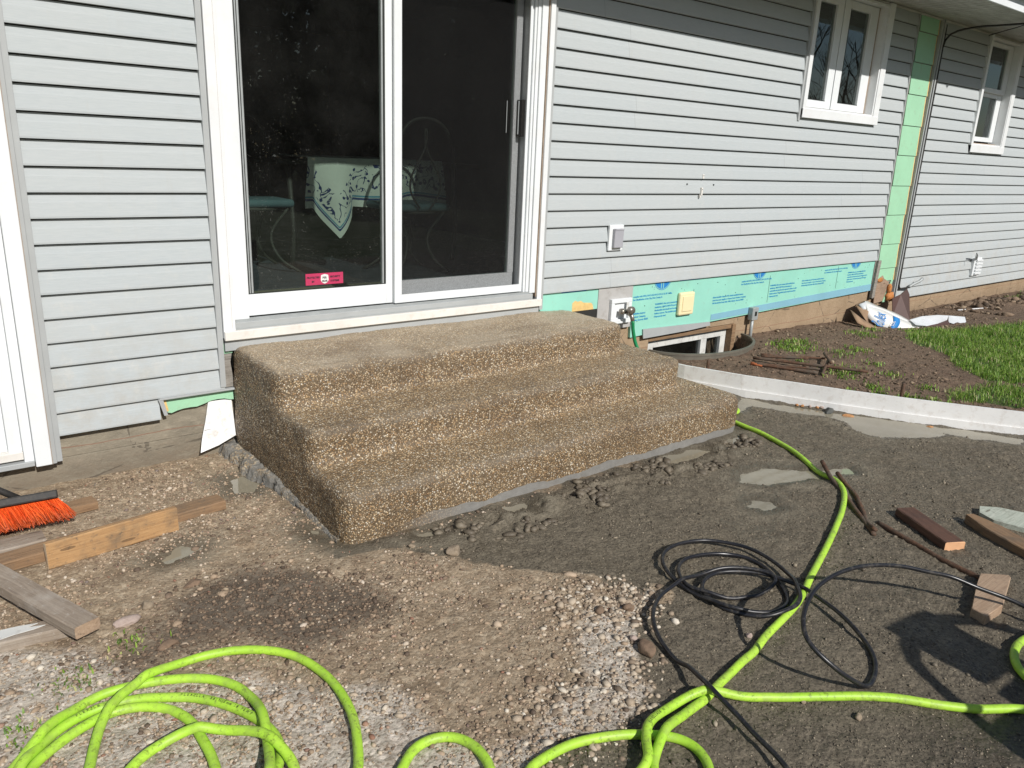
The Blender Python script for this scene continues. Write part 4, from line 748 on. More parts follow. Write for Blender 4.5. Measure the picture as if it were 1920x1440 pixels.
for x,z0,z1 in ((4.62,.44,.56),(5.58,.38,.60),(6.62,.42,.62)): bl.append((x,x+.0022,-.0042,-.0034,z0,z1))
each('board_nail',bl,M['gasket'],ib,0)
# scrap of siding, cream cover, hydrant plate and board
slab('siding_scrap',[(4.09,-.014,.312),(4.843,-.014,.292),(4.852,-.014,.262),(4.60,-.014,.250),(4.10,-.014,.243)],(0,.008,0),M['greytrim'],H)
boxes('mounting_board',[(3.628,3.957,-.008,-.0005,.345,.6385)],M['greyboard'],H,.001)
hp=boxes('faucet_plate',[(3.735,3.932,-.034,-.0085,.385,.415),(3.735,3.932,-.034,-.0085,.527,.556),(3.735,3.765,-.034,-.0085,.415,.527),(3.902,3.932,-.034,-.0085,.415,.527),(3.765,3.902,-.016,-.0085,.415,.527)],M['outlet'] if False else M['white'],H,.003)
fa=tube('faucet',[(3.86,-.012,.468),(3.86,-.05,.468),(3.86,-.085,.462),(3.862,-.105,.445),(3.864,-.115,.415)],[.016,.018,.017,.015,.014],M['brass'],H,12)
tube('faucet_wheel',[(3.845,-.100,.488),(3.84,-.125,.492)],[.026,.026],M['brass'],fa,14); tube('faucet_nut',[(3.80,-.055,.476),(3.835,-.06,.472)],[.02,.02],M['brass'],fa,6)
boxes('faucet_tag',[(3.872,3.894,-.040,-.036,.47,.53)],M['paintwhite'],fa,.001)
bm=bmesh.new(); box_bm(bm,(4.440,4.605,-.034,-.0025,.378,.548),.012); box_bm(bm,(4.468,4.578,-.040,-.033,.408,.520),.003); cc=link('cream_cover',from_bm('c',bm,False),M['creamplate'],H)
oc=boxes('outlet_cover',[(3.660,3.790,-.034,-.016,.886,1.052)],M['white'],H,.003); boxes('outlet_lid',[(3.688,3.770,-.058,-.034,.905,1.028)],M['outlet'],oc,.005); boxes('outlet_hinge',[(3.690,3.768,-.061,-.050,1.018,1.028)],M['outlet'],oc,.001)
# conduit
bm=bmesh.new(); box_bm(bm,(5.335,5.412,-.052,-.006,.258,.362),.006); cb=link('conduit_box',from_bm('c',bm),M['galv'],H); tube('conduit',[(5.372,-.028,.262),(5.372,-.028,.18),(5.374,-.028,.05)],.0135,M['galv'],cb); boxes('conduit_switch',[(5.362,5.384,-.058,-.052,.295,.33)],M['gasket'],cb,.001)
# clips and screw holes on the siding
each('siding_clip',[(4.548,4.562,-.034,-.015,1.236,1.292),(4.543,4.556,-.028,-.013,1.222,1.24)],M['cream'],H,.002)
boxes('siding_clip',[(4.556,4.572,-.026,-.010,1.352,1.382)],M['cream'],H,.002)
each('screw_hole',[(4.400,4.409,-.0185,-.012,1.309,1.318),(4.693,4.702,-.0185,-.012,1.307,1.316),(4.553,4.558,-.0352,-.034,1.276,1.282),(4.562,4.567,-.0272,-.026,1.37,1.376)],M['gasket'],H,0)
# vent hood and arm on the far siding
vh=boxes('vent_hood',[(9.41,9.60,-.045,-.010,.362,.562)],M['white'],H,.004); boxes('vent_louvre',[(9.445,9.60,-.062,-.046,.378+q*.036,.398+q*.036) for q in range(5)],M['white'],vh,.001)
tube('vent_arm',[(9.43,-.05,.55),(9.33,-.09,.60),(9.23,-.12,.632)],[.012,.009,.007],M['galv'],vh); tube('vent_hook',[(9.235,-.115,.632),(9.238,-.11,.59),(9.236,-.11,.55)],.0035,M['galv'],vh,6)
# ---- the stripped corner strip of green foam boards
zz=[.30,.555,.785,1.058,1.325,1.597,1.857,2.123,2.390,2.640,2.79]
for q in range(len(zz)-1):
    a,b=zz[q],zz[q+1]-.006
    if q==0: pts=[(7.345,-.008,.42),(7.37,-.0085,.45),(7.43,-.009,.475),(7.465,-.009,.44),(7.50,-.010,.43),(7.66,-.010,.43),(7.668,-.006,b),(7.335,-.003,b)]; 
    else: pts=[(7.325,-.0115,a),(7.664,-.0115,a),(7.664,-.0035,b),(7.325,-.0035,b)]
    o=slab('foam_siding_board',pts,(0,.006,0),M['greenfoam'],H)
    slab('yellow_edge',[(7.6645,-.012,max(a,.43)),(7.682,-.010,max(a,.43)),(7.678,-.003,b),(7.6645,-.003,b)],(0,.006,0),M['yellowfoam'],H)
boxes('strip_backing',[(7.275,7.735,-.0012,.0006,.27,2.78)],M['oldgrey'],H,0)
slab('sheathing_patch',[(7.36,-.010,.215),(7.575,-.010,.235),(7.60,-.010,.40),(7.55,-.010,.43),(7.49,-.010,.45),(7.45,-.010,.485),(7.40,-.010,.47),(7.352,-.010,.44)],(0,.006,0),M['plywood'],H)
slab('lath_strip',[(7.275,-.024,.285),(7.325,-.024,.283),(7.345,-.024,.636),(7.292,-.024,.636)],(0,.02,0),M['oldgrey'],H)
slab('wood_scrap',[(7.52,-.016,.22),(7.57,-.016,.22),(7.66,-.016,.43),(7.625,-.016,.43)],(0,.006,0),M['greenfoam'],H)
boxes('corner_channel',[(7.688,7.7035,-.03,-.0015,.26,2.78),(7.722,7.742,-.034,-.0015,.232,2.78)],M['greytrim'],H,.001)
def blob(name,c,s,mat,parent,seed,label=None):
    bm=bmesh.new(); bmesh.ops.create_icosphere(bm,subdivisions=3,radius=1)
    for v in bm.verts:
        k=.75+.6*float(vn(np.array(v.co.x*2.3+seed),np.array(v.co.y*2.3+v.co.z*2.9+5),seed)); v.co=Vector((c[0]+v.co.x*s[0]*k,c[1]+v.co.y*s[1]*k,c[2]+v.co.z*s[2]*k))
    return link(name,from_bm(name,bm,True),mat,parent)
blob('spray_foam',(7.615,-.03,.270),(.055,.028,.045),M['orangefoam'],H,3); blob('spray_foam',(7.59,-.028,.345),(.026,.02,.05),M['orangefoam'],H,4); blob('spray_foam',(7.40,-.014,.445),(.05,.008,.02),M['orangefoam'],H,6)
# left corner: torn foam, old grey tar paper
lf=[(.868,-.001,.328),(1.194,-.001,.328),(1.194,-.001,.27),(1.175,-.001,.272),(1.15,-.001,.281),(1.12,-.001,.283),(1.085,-.001,.281),(1.06,-.001,.272),(1.02,-.001,.262),(.99,-.001,.264),(.96,-.001,.263),(.93,-.001,.258),(.905,-.001,.25),(.888,-.001,.255)]
slab('foam_siding_board',lf,(0,.015,0),M['greenfoam'],H); slab('yellow_edge',[(.868,-.0025,.326),(.882,-.0025,.326),(.893,-.0025,.262),(.884,-.0025,.262)],(0,.0012,0),M['yellowfoam'],H)
slab('wall_paper_scrap',[(1.156,-.006,.54),(1.194,-.006,.54),(1.196,-.006,.50),(1.188,-.006,.46),(1.194,-.006,.40),(1.196,-.006,.338),(1.156,-.006,.338)],(0,.004,0),M['oldgrey'],H); boxes('foam_siding_board',[(1.158,1.1985,-.012,-.0065,.505,.56)],M['greenfoam'],H,0)
# ---- basement window
bw=boxes('basement_window',[(4.24,5.165,.060,.10,.135,.198),(5.10,5.165,.060,.10,-.20,.135),(4.24,4.30,.060,.10,-.20,.135),(4.86,4.93,.062,.10,-.20,.135)],M['paintwhite'],H,.003); bw['label']='small white basement window down in the window well'
pane('pane',(4.30,5.10,.085,-.2,.135),M['wglass'],bw)
boxes('window_lintel',[(4.20,5.18,.02,.06,.200,.232),(5.1705,5.215,.006,.07,-.2,.2335)],M['wood_brown'],H,.003)
# ================================================================ white edging, window well
def strip(name,y0,y1,off0,off1,z0,z1,mat,parent=None,wav=0.0):
    ys=np.linspace(y0,y1,60); xs=edge_x(ys); dx=np.gradient(xs,ys); nrm=np.stack([np.ones_like(dx),-dx],-1); nrm/=np.linalg.norm(nrm,axis=1)[:,None]
    V=[];F=[]
    for x,y,n in zip(xs,ys,nrm):
        for o,z in ((off0,z0),(off1,z0),(off1,z1),(off0,z1)): V.append((x+n[0]*o,y+n[1]*o,z))
    m=len(ys)
    for s in range(m-1):
        for q in range(4): F.append((s*4+q,s*4+(q+1)%4,(s+1)*4+(q+1)%4,(s+1)*4+q))
    F.append((0,1,2,3)); F.append(((m-1)*4+3,(m-1)*4+2,(m-1)*4+1,(m-1)*4))
    bm=bmesh.new(); me=mesh(name,V,F); bm.from_mesh(me); return link(name,from_bm(name,bm),mat,parent)
ED=empty('edging_board',(4.4,-1,0),'long curved white edging board between grey mud and dirt bank','edging')
strip('board',-.05,-3.6,-.004,.014,-.03,.142,M['pvc'],ED); strip('lower_board',-.35,-2.75,-.0125,-.0045,-.03,.047,M['pvc'],ED)
th=np.linspace(math.pi*1.03,math.pi*1.97,60); cx,cy,ax,ay=WELL
def wellring(n,rr,z0,z1,t=.008):
    V=[];F=[]
    for a in th:
        c,s=math.cos(a),math.sin(a)
        for r,z in ((0,z0),(t,z0),(t,z1),(0,z1)): V.append((cx+c*(ax+r+rr),cy+s*(ay+r+rr),z))
    m=len(th)
    for s in range(m-1):
        for q in range(4): F.append((s*4+q,s*4+(q+1)%4,(s+1)*4+(q+1)%4,(s+1)*4+q))
    F.append((0,1,2,3)); F.append(((m-1)*4+3,(m-1)*4+2,(m-1)*4+1,(m-1)*4)); return V,F
ps=[wellring(60,(0,.006)[k%2],-.36+k*.05,-.31+k*.05,.006) for k in range(10)]+[wellring(60,-.004,.140,.156,.020)]
V,F=multi(ps); bm=bmesh.new(); me=mesh('w',V,F); bm.from_mesh(me)
tag(link('window_well',from_bm('window_well',bm),M['wellmetal']),'curved metal window well sunk in dirt around the basement window','window well')
# ================================================================ steel stakes and rods
def rod(name,P,r,label,cat,group=None,mat=None,flat=None):
    P=[np.array(p,float) for p in P]; C=catmull(P,.02) if len(P)>2 else np.linspace(P[0],P[1],14)
    rr=np.full(len(C),r)*(1+.06*(np.array([float(vn(np.array(c[0]*60),np.array(c[1]*60),5)) for c in C])-.5)); 
    o=tube(name,C,rr,mat or M['rust'],None,9); return tag(o,label,cat,group)
gp='steel form stakes lying on the dirt bank'
zb=lambda x,y,d=.010: gz(x,y)+d
def R3(p,r=.010,up=(0,0)): return [(x,y,zb(x,y,r+u)) for (x,y),u in zip(p,up)]
rod('steel_stake',R3([(4.87,-.475),(5.19,-.80)],.008,(.01,.012)),.008,'thin rusty stake at the back of the rod pile by the window well','stake',gp)
rod('steel_stake',R3([(4.82,-.515),(5.03,-.76)],.009,(.01,.02)),.009,'second stake from the back of the rod pile, shorter and brown','stake',gp)
rod('steel_stake',R3([(4.712,-.52),(5.10,-1.17)],.010,(.02,.02)),.011,'longest grey stake running through the rod pile to its pointed tip','stake',gp)
o=rod('steel_stake',R3([(4.60,-.612),(4.79,-.985)],.010,(.004,.006)),.011,'front stake of the rod pile with an orange rusted end','stake',gp)
V,F=tube_mesh(np.array(R3([(4.588,-.588),(4.625,-.66)],.010,(.004,.005))),.0125,9); link('rusted_end',mesh('rusted_end',V,F,True),M['rustorange'],o)
rod('steel_stake',R3([(4.66,-.63),(4.90,-.93)],.007,(.004,.006)),.007,'thin wire-like stake between the two front stakes of the rod pile','stake',gp)
rod('steel_stake',R3([(5.281,-.735),(4.98,-.96)],.010,(.03,.05)),.010,'grey stake crossing on top of the rod pile','stake',gp)
rod('steel_stake',R3([(5.08,-.885),(4.80,-1.01)],.010,(.035,.0)),.010,'short grey stake leaning across the near end of the rod pile','stake',gp)
rod('upright_stake',[(4.195,-.527,.02),(4.190,-.527,.195)],.011,'rusty stake standing just outside the window well','stake','stakes holding the edging')
rod('upright_stake',[(4.742,-1.575,.02),(4.740,-1.575,.225)],.011,'rusty stake standing behind the white edging near the lawn','stake','stakes holding the edging')
rod('bent_rod',[(3.51,-1.789,.055),(3.42,-1.90,.022),(3.346,-1.999,.010),(3.20,-2.15,.010),(3.048,-2.309,.010)],.0105,'rusty rod lying under the lime hose bend','rod','rusty rods beside the lime hose')
rod('bent_rod',[(3.494,-1.885,.03),(3.43,-1.97,.014),(3.359,-2.057,.012),(3.28,-2.12,.012),(3.216,-2.17,.012),(3.13,-2.235,.012),(3.061,-2.305,.026)],.0105,'bowed rusty rod meeting the other at a point right of the lime hose','rod','rusty rods beside the lime hose')
rod('long_rod',[(3.175,-2.262,.006),(3.158,-2.30,.010),(3.105,-2.472,.008),(3.067,-2.576,.010),(3.035,-2.724,.014),(3.03,-2.76,.016)],.0125,'long mud-covered rod ending at the pointed wood block','rod')
# ================================================================ lumber
def lumber(name,label,A,B,w,h,z,mat,end=None,tip=None,roll=0,cat='board',group=None,seed=1):
    A=Vector((A[0],A[1],z));B=Vector((B[0],B[1],z if len(B)<3 else B[2])); L=(B-A).length; n=max(4,int(L/.03)); r=random.Random(seed)
    bm=bmesh.new(); rings=[]; c=min(.004,h*.15)
    for s in range(n+1):
        x=L*s/n; k=1.0
        if tip and s<tip[0]: k=tip[1]+(1-tip[1])*s/tip[0]
        j=lambda:r.uniform(-.0007,.0007)
        sec=[(-w/2+c,0),(w/2-c,0),(w/2,c),(w/2,h-c),(w/2-c,h),(-w/2+c,h),(-w/2,h-c),(-w/2,c)]
        rings.append([bm.verts.new((x+(r.uniform(-.0015,.0015) if s in(0,n) else 0),y*k+j(),zz+j())) for y,zz in sec])
    for a,b in zip(rings,rings[1:]):
        for q in range(8): bm.faces.new((a[q],a[(q+1)%8],b[(q+1)%8],b[q]))
    f0=bm.faces.new(rings[0][::-1]); f1=bm.faces.new(rings[-1]); f0.material_index=f1.material_index=1 if end else 0
    bmesh.ops.recalc_face_normals(bm,faces=bm.faces); me=bpy.data.meshes.new(name); bm.to_mesh(me); bm.free()
    me.materials.append(mat); 
    if end: me.materials.append(end)
    o=bpy.data.objects.new(name,me); COL.objects.link(o)
    X=(B-A).normalized(); Z=Vector((0,0,1)); Y=Z.cross(X).normalized(); Z=X.cross(Y)
    R=Matrix((X,Y,Z)).transposed().to_4x4()@Matrix.Rotation(roll,4,'X'); o.matrix_world=Matrix.Translation(A)@R
    return tag(o,label,cat,group)
lumber('short_board','dark wet short 2x4 with a fresh orange sawn end',(3.200,-2.566),(3.352,-2.288),.090,.038,.006,M['wood_dark'],M['cut'],seed=2)
lumber('pointed_board','brown pointed board running off the right edge of the photo',(3.530,-2.485),(3.33,-2.98),.092,.040,.006,M['wood_brown'],None,(4,.45),seed=3)
o=slab('pale_board',[(3.70,-2.462,.008),(3.765,-2.52,.008),(3.83,-2.68,.008),(3.66,-2.80,.008),(3.597,-2.56,.008),(3.628,-2.49,.008)],(0,0,.022),M['wood_pale']); tag(o,'pale greenish flat board behind the brown pointed board','board')
pts=[(3.018,-2.731),(3.097,-2.799),(3.085,-2.812),(2.851,-2.872),(2.722,-2.868),(2.735,-2.815),(2.911,-2.761)]
bm=bmesh.new(); a=[bm.verts.new((x,y,.006)) for x,y in pts]; b=[bm.verts.new((x,y,.044)) for x,y in pts]; bm.faces.new(a[::-1]); bm.faces.new(b)
for i in range(len(pts)): j=(i+1)%len(pts); bm.faces.new((a[i],a[j],b[j],b[i]))
bmesh.ops.bevel(bm,geom=bm.edges[:],offset=.0025,segments=1,affect='EDGES')
tag(link('stake_offcut',from_bm('stake_offcut',bm),M['wood_block']),'short tan wood stake with pointed end, crossed by the black hose','wood block')
lumber('form_board','orange form board standing on edge beside the broom',(.262,-.752),(.716,-.698),.026,.098,.004,M['wood_orange'],M['cutpale'],roll=-.06,seed=4)
lumber('long_board','long flat board lying behind the orange form board',(-.45,-.722),(.925,-.577),.088,.040,.003,M['wood_brown'],M['wood_orange'],seed=5)
lumber('short_plank','short brown board sticking out behind the broom bristles',(-.2,-.385),(.50,-.305),.075,.036,.004,M['wood_brown'],M['wood_orange'],seed=6)
lumber('flat_plank','grey brown plank lying under the broom bristles',(-.3,-.535),(.285,-.520),.095,.028,.003,M['wood_grey'],None,seed=7)
lumber('painted_board','board with flaking white paint at the left edge under the diagonal lumber',(-.35,-1.11),(.262,-1.195),.070,.038,.003,M['wood_grey'],M['wood_brown'],seed=8)
o=bpy.data.objects['painted_board']
bm=bmesh.new(); pp=[(0,-.030),(.40,-.030),(.47,-.012),(.52,-.006),(.55,.004),(.50,.012),(.53,.024),(.48,.031),(0,.031)]
a=[bm.verts.new((x,y,.0385)) for x,y in pp]; b=[bm.verts.new((x,y,.0402)) for x,y in pp]; bm.faces.new(a[::-1]); bm.faces.new(b)
for i in range(len(pp)): j=(i+1)%len(pp); bm.faces.new((a[i],a[j],b[j],b[i]))
pm_=bpy.data.objects.new('paint_layer',from_bm('paint_layer',bm)); COL.objects.link(pm_); pm_.data.materials.append(M['paintwhite']); pm_.parent=o
lumber('diagonal_lumber','weathered grey 2x4 lying diagonally on top of the painted board',(.290,-1.305),(.035,-.64),.078,.040,.0435,M['wood_grey'],M['wood_block'],seed=9)
# ================================================================ push broom
BR=empty('push_broom',(.1,-.37,.03),'push broom with bright orange bristles lying by the lumber at left','broom')
a0,b0=Vector((.362,-.395,.112)),Vector((-.245,-.350,.112)); d=(b0-a0); L=d.length; d.normalize()
bm=bmesh.new(); box_bm(bm,(0,L,-.030,.030,0,.032),.006); Mx=Matrix.Translation(a0)@Matrix((d,Vector((0,0,1)).cross(d),Vector((0,0,1)))).transposed().to_4x4()@Matrix.Rotation(math.radians(28),4,'X')
for v in bm.verts: v.co=Mx@v.co
link('broom_head',from_bm('broom_head',bm),M['blackplastic'],BR)
n=5200; u=rng.uniform(0.0,1,n); tw=rng.uniform(-.024,.024,n)
base=np.array(a0)[None]+np.array(d)[None]*(u*L)[:,None]+np.array([0,-.8,.25])[None]*tw[:,None]
dirv=np.array([.16,-.72,-.62])[None]+rng.normal(0,.10,(n,3))+np.stack([(.5-u)*.45,0*u,0*u],-1)+np.array([0,-.5,.2])[None]*(tw*8)[:,None]
dirv/=np.linalg.norm(dirv,axis=1)[:,None]; ln=rng.uniform(.088,.104,n)
tip=base+dirv*ln[:,None]; tip[:,2]=np.maximum(tip[:,2],.034); mid=(base+tip)/2+np.array([0,-.006,.006])
sd=np.cross(dirv,rng.normal(size=(n,3))); sd/=np.linalg.norm(sd,axis=1)[:,None]; sd*=.0011
V=np.stack([base-sd,base+sd,mid-sd,mid+sd,tip-sd*.9,tip+sd*.9],1).reshape(-1,3); k=(np.arange(n)*6)[:,None]
F=np.concatenate([k+np.array([[0,1,3,2]]),k+np.array([[2,3,5,4]])],0)
me=mesh('bristles',V,F); at=me.attributes.new('shade','FLOAT','POINT'); at.data.foreach_set('value',np.repeat(rng.uniform(0,1,n),6).astype(np.float32))
tm=np.tile(np.array([0,0,.05,.05,.75,.75]),n)*np.repeat(rng.uniform(.2,1.1,n).clip(0,1),6); at=me.attributes.new('tipmud','FLOAT','POINT'); at.data.foreach_set('value',tm.astype(np.float32))
link('bristles',me,M['bristle'],BR)
hs=[Vector((.235,-.375,.135)),Vector((.20,-.33,.165)),Vector((-.58,-.045,.70))]
tube('handle',np.array([hs[0],hs[0].lerp(hs[2],.1),hs[0].lerp(hs[2],.5),hs[2]]),.0125,M['blackplastic'],BR,12)
# ================================================================ hoses
def connect(P,Q,k=.45):
    P=np.array(P);Q=np.array(Q); d=np.linalg.norm(P-Q); o=np.array([-.60,-.75,0])*max(.14,k*d); return [P+(Q-P)*.12+o*.6,(P+Q)/2+o,Q+(P-Q)*.12+o*.6]
seg=[]
def addp(pts,g): 
    for p in pts: seg.append((*p[:3],g))
def off(a,b,k=.45): addp(connect(a,b,k),-1)
rv=lambda l:l[::-1]
chain=[(D['hA'],2),(rv(D['hC'])[::-1],1),(rv(D['hD']),1),(rv(D['hI']),6),(D['hE'],7),(rv(D['hF']),5),(D['hG'],4),(rv(D['hH']),3),(rv(D['hB']),8),(rv(D['hJ']),8)]
start=[(3.95,-.30,.012),(3.99,-.70,.012),(3.93,-.98,.012)]
addp(start,2)
for q,(pts,g) in enumerate(chain):
    if q>0:
        P=seg[-1][:3]; Q=pts[0]
        if q==9: addp([(2.60,-3.42,.012),(3.0,-3.30,.012)],-1)
        elif q==8: off(P,Q,.12)
        else: off(P,Q,.30 if np.linalg.norm(np.array(P)-np.array(Q))>.5 else .6)
    addp(pts,g)
S=np.array(seg); C=catmull(S[:,:3],.008); 
# carry the priority of the nearest control point
lens=[]; gi=[]
for i in range(len(S)-1):
    m=max(2,int(np.linalg.norm(S[i+1,:3]-S[i,:3])/.008)); gi+= [S[i,3] if t<m/2 else S[i+1,3] for t in range(m)]
gi.append(S[-1,3]); gi=np.array(gi); C=smooth_path(C,10); RH=.0128
C[:,2]=gheight(C[:,0],C[:,1])+RH*.92
k_=np.ones(25)/25; C[:,2]=np.convolve(np.pad(C[:,2],12,'edge'),k_,'valid')
def rest(C,z,done,r,slope=.30):
    return z
order=[-1,1,2,3,4,5,6,7,8]; Zc=C[:,2].copy()
for it,g in enumerate(order):
    idx=np.where(gi==g)[0]; prev=np.where(np.isin(gi,order[:it]))[0]
    if len(prev)==0 or len(idx)==0: continue
    dd=np.linalg.norm(C[idx,None,:2]-C[None,prev,:2],axis=2); near=dd<2*RH
    far=np.abs(idx[:,None]-prev[None])>60; near&=far
    need=np.where(near,Zc[prev][None]+2*np.sqrt(np.maximum(RH**2-(dd/2)**2,0)),-1).max(1)
    zi=np.maximum(Zc[idx],need); Zc[idx]=zi
    up=Zc.copy()
    for s in range(1,26):      # taper the lift away from each crossing
        f=np.roll(Zc,s)-.0022*s; b=np.roll(Zc,-s)-.0022*s
        if s: f[:s]=-9; b[-s:]=-9
        up=np.maximum(up,np.maximum(f,b))
    Zc=up
C[:,2]=np.convolve(np.pad(Zc,4,'edge'),np.ones(9)/9,'valid')
C[:,2]=np.maximum(C[:,2],np.minimum(Zc,C[:,2]+.004))
LIME=C.copy()
GH=empty('garden_hose',(float(C[0,0]),float(C[0,1]),0),'lime green garden hose winding from behind the steps into foreground coils','hose')
tube('hose_tube',C,RH,M['hose'],GH,14)
# printing on the hose, letter by letter
def hose_text(ctrl,f0,f1,s,size,flip=1):
    c=catmull(np.array(ctrl)[:,:3],.008); n=len(c); a=c[int(n*f0)][:2]; i0=int(np.argmin(np.linalg.norm(LIME[:,:2]-a,axis=1))); b=c[int(n*f1)][:2]; i1=int(np.argmin(np.linalg.norm(LIME[:,:2]-b,axis=1)))
    st=1 if i1>i0 else -1; out=[]; pos=0.0; i=i0
    for ch in s:
        V,F=text_mesh(ch,size,.0002); wd_=(V[:,0].max() if len(V) else size*.45)+size*.12
        tgt=pos; acc=0; k=i0
        while acc<tgt and 1<k<len(LIME)-2: acc+=np.linalg.norm(LIME[k+st]-LIME[k]); k+=st
        t=LIME[k+st]-LIME[k]; t/=np.linalg.norm(t); sdv=np.cross([0,0,1],t); sdv/=np.linalg.norm(sdv); up=np.cross(t,sdv)
        if len(V):
            h=V[:,1]-size*.35; an=h/RH; R_=RH+.0004
            W_=LIME[k][None]+t[None]*V[:,0:1]+ (sdv[None]*np.sin(an-.25)[:,None]+up[None]*np.cos(an-.25)[:,None])*R_
            out.append((W_,F))
        pos+=wd_
    return out
for pr in (hose_text(D['hG'],.50,.95,'FLEXZILLA   5/8 IN 15 mm 150 PSI WP',.0105),hose_text(D['hG'],.22,.45,'FLEXZILLA - 5/8 IN',.0105),hose_text(D['hB'][::-1],.10,.3,'FLEXZILLA 5/8 IN',.0105)):
    V,F=multi(pr); link('hose_print',mesh('hose_print',V,F),M['print'],GH)

# green leader hanging from the faucet
gl=catmull([(3.864,-.115,.415),(3.872,-.118,.35),(3.90,-.13,.25),(3.93,-.20,.13),(3.95,-.30,.03)],.01)
tag(tube('leader_hose',gl,.0125,M['hosegreen'],None,12),'dark green hose end hanging from the outdoor faucet','hose')
# black hose
B=np.array(D['blk']); CB=smooth_path(catmull(B,.008),8); RB=.0073; hB=np.interp(np.arange(len(CB)),np.linspace(0,len(CB)-1,len(B)),B[:,2]); CB[:,2]=np.maximum(CB[:,2],gheight(CB[:,0],CB[:,1])+RB)
for i in range(len(CB)):
    d=np.linalg.norm(LIME[:,:2]-CB[i,:2],axis=1); m=d<(RH+RB); 
    if m.any(): CB[i,2]=max(CB[i,2],(LIME[m,2]+np.sqrt(np.maximum((RH+RB)**2-d[m]**2,0))).max())
    if i>40:
        d=np.linalg.norm(CB[:i-35,:2]-CB[i,:2],axis=1); m=(d<2*RB)&(np.abs(CB[:i-35,2]-CB[i,2])<2*RB)
        if m.any(): CB[i,2]=max(CB[i,2],(CB[:i-35,2][m]+np.sqrt(np.maximum((2*RB)**2-d[m]**2,0))).max())
z=CB[:,2].copy(); up=z.copy()
for s in range(1,16):
    f=np.roll(z,s)-.0018*s; b=np.roll(z,-s)-.0018*s; f[:s]=-9; b[-s:]=-9; up=np.maximum(up,np.maximum(f,b))
CB[:,2]=np.convolve(np.pad(up,3,'edge'),np.ones(7)/7,'valid')
tag(tube('pressure_hose',CB,RB,M['black'],None,12),'black pressure hose coiled on the mud across the lime hose','hose')
# ================================================================ white offcut by the foundation, coil stock sheets by the far wall
o=slab('white_offcut',[(1.077,.014,.279),(1.186,.012,.268),(1.192,.002,.14),(1.186,-.020,.092),(1.10,-.028,.060),(1.013,-.024,.036),(1.03,-.004,.10),(1.055,.008,.18)],(0,-.003,0),M['pvcwhite2']); tag(o,'white curved sheet offcut leaning on the foundation beside the steps','sheet')
boxes('crease',[(1.045,1.186,-.0085,-.0060,.139,.1405)],M['greytrim'],o,0)
def sheet(name,rows,mat,th=.003,label=None,cat=None,parent=None,smooth=True):
    rows=[catmull(np.array(r,float),.03) for r in rows]; m=min(len(r) for r in rows); R_=[np.array([np.interp(np.linspace(0,1,m),np.linspace(0,1,len(r)),r[:,k]) for k in range(3)]).T for r in rows]
    n=len(R_); V=np.vstack(R_); F=[(i*m+j,i*m+j+1,(i+1)*m+j+1,(i+1)*m+j) for i in range(n-1) for j in range(m-1)]
    bm=bmesh.new(); me=mesh(name,V,F); bm.from_mesh(me); bmesh.ops.recalc_face_normals(bm,faces=bm.faces); bmesh.ops.solidify(bm,geom=bm.faces[:],thickness=th)
    o=link(name,from_bm(name,bm,smooth),mat,parent)
    if label: tag(o,label,cat)
    return o
CS=empty('coil_stock_box',(7.2,-.3,.05),'crushed white box of coil stock with blue lettering by the far wall','box')
sheet('box_face',[D['coilA'],[(np.array(a)*.5+np.array(b)*.5+np.array([0,-.02,.0])).tolist() for a,b in zip(D['coilA'],D['coilB'])],D['coilB']],M['coilwhite'],.004,parent=CS)
sheet('box_top',[[(p[0],p[1],p[2]+.003) for p in D['coilA']],D['coilT']],M['coilwhite'],.004,parent=CS)
bx_=D['box']; bmv=bmesh.new()
sheet('torn_cardboard',[[bx_[1],bx_[2]],[(6.86,-.16,.19),(7.02,-.17,.21)],[bx_[5],bx_[3]]],M['card'],.006,parent=CS); sheet('torn_flap',[[bx_[0],(6.80,-.20,.16)],[bx_[6],(6.90,-.31,.085)],[(6.80,-.30,.075),(6.98,-.36,.07)]],M['card'],.006,parent=CS)
sheet('torn_flap',[[(6.93,-.08,.255),(7.0,-.10,.275)],[(6.95,-.13,.20),(6.99,-.15,.18)]],M['curlgrey'],.02,parent=CS)
# lettering on the box face: blue band and words running up the face
A_=np.array(D['coilA']);B_=np.array(D['coilB'])
def facept(u,v,o=.012):
    a=np.array([np.interp(u,np.linspace(0,1,len(A_)),A_[:,k]) for k in range(3)]); b=np.array([np.interp(u,np.linspace(0,1,len(B_)),B_[:,k]) for k in range(3)]); p=a*(1-v)+b*v; p=p+np.array([0,-.02*4*v*(1-v),0]); return p+np.array([-.35,-.85,.35])*o
us=np.linspace(.46,.545,4); 
sheet('blue_band',[[facept(.455,v,.008) for v in np.linspace(.06,.98,6)],[facept(.535,v,.008) for v in np.linspace(.06,.98,6)]],M['inkblue'],.001,parent=CS)
def face_text(s,u0,v0,du,size,mat,name):
    out=[]; x=0
    V,F=text_mesh(s,1.0,.0); P=[facept(u0+q[1]*size*du,v0-q[0]*size,.0125) for q in V]; link(name,mesh(name,P,F),mat,CS)
face_text('Rollex',.36,1.12,-.55,.36,M['inkblue'],'lettering'); face_text('COIL',.475,.80,-.40,.17,M['coilwhite'],'small_lettering')
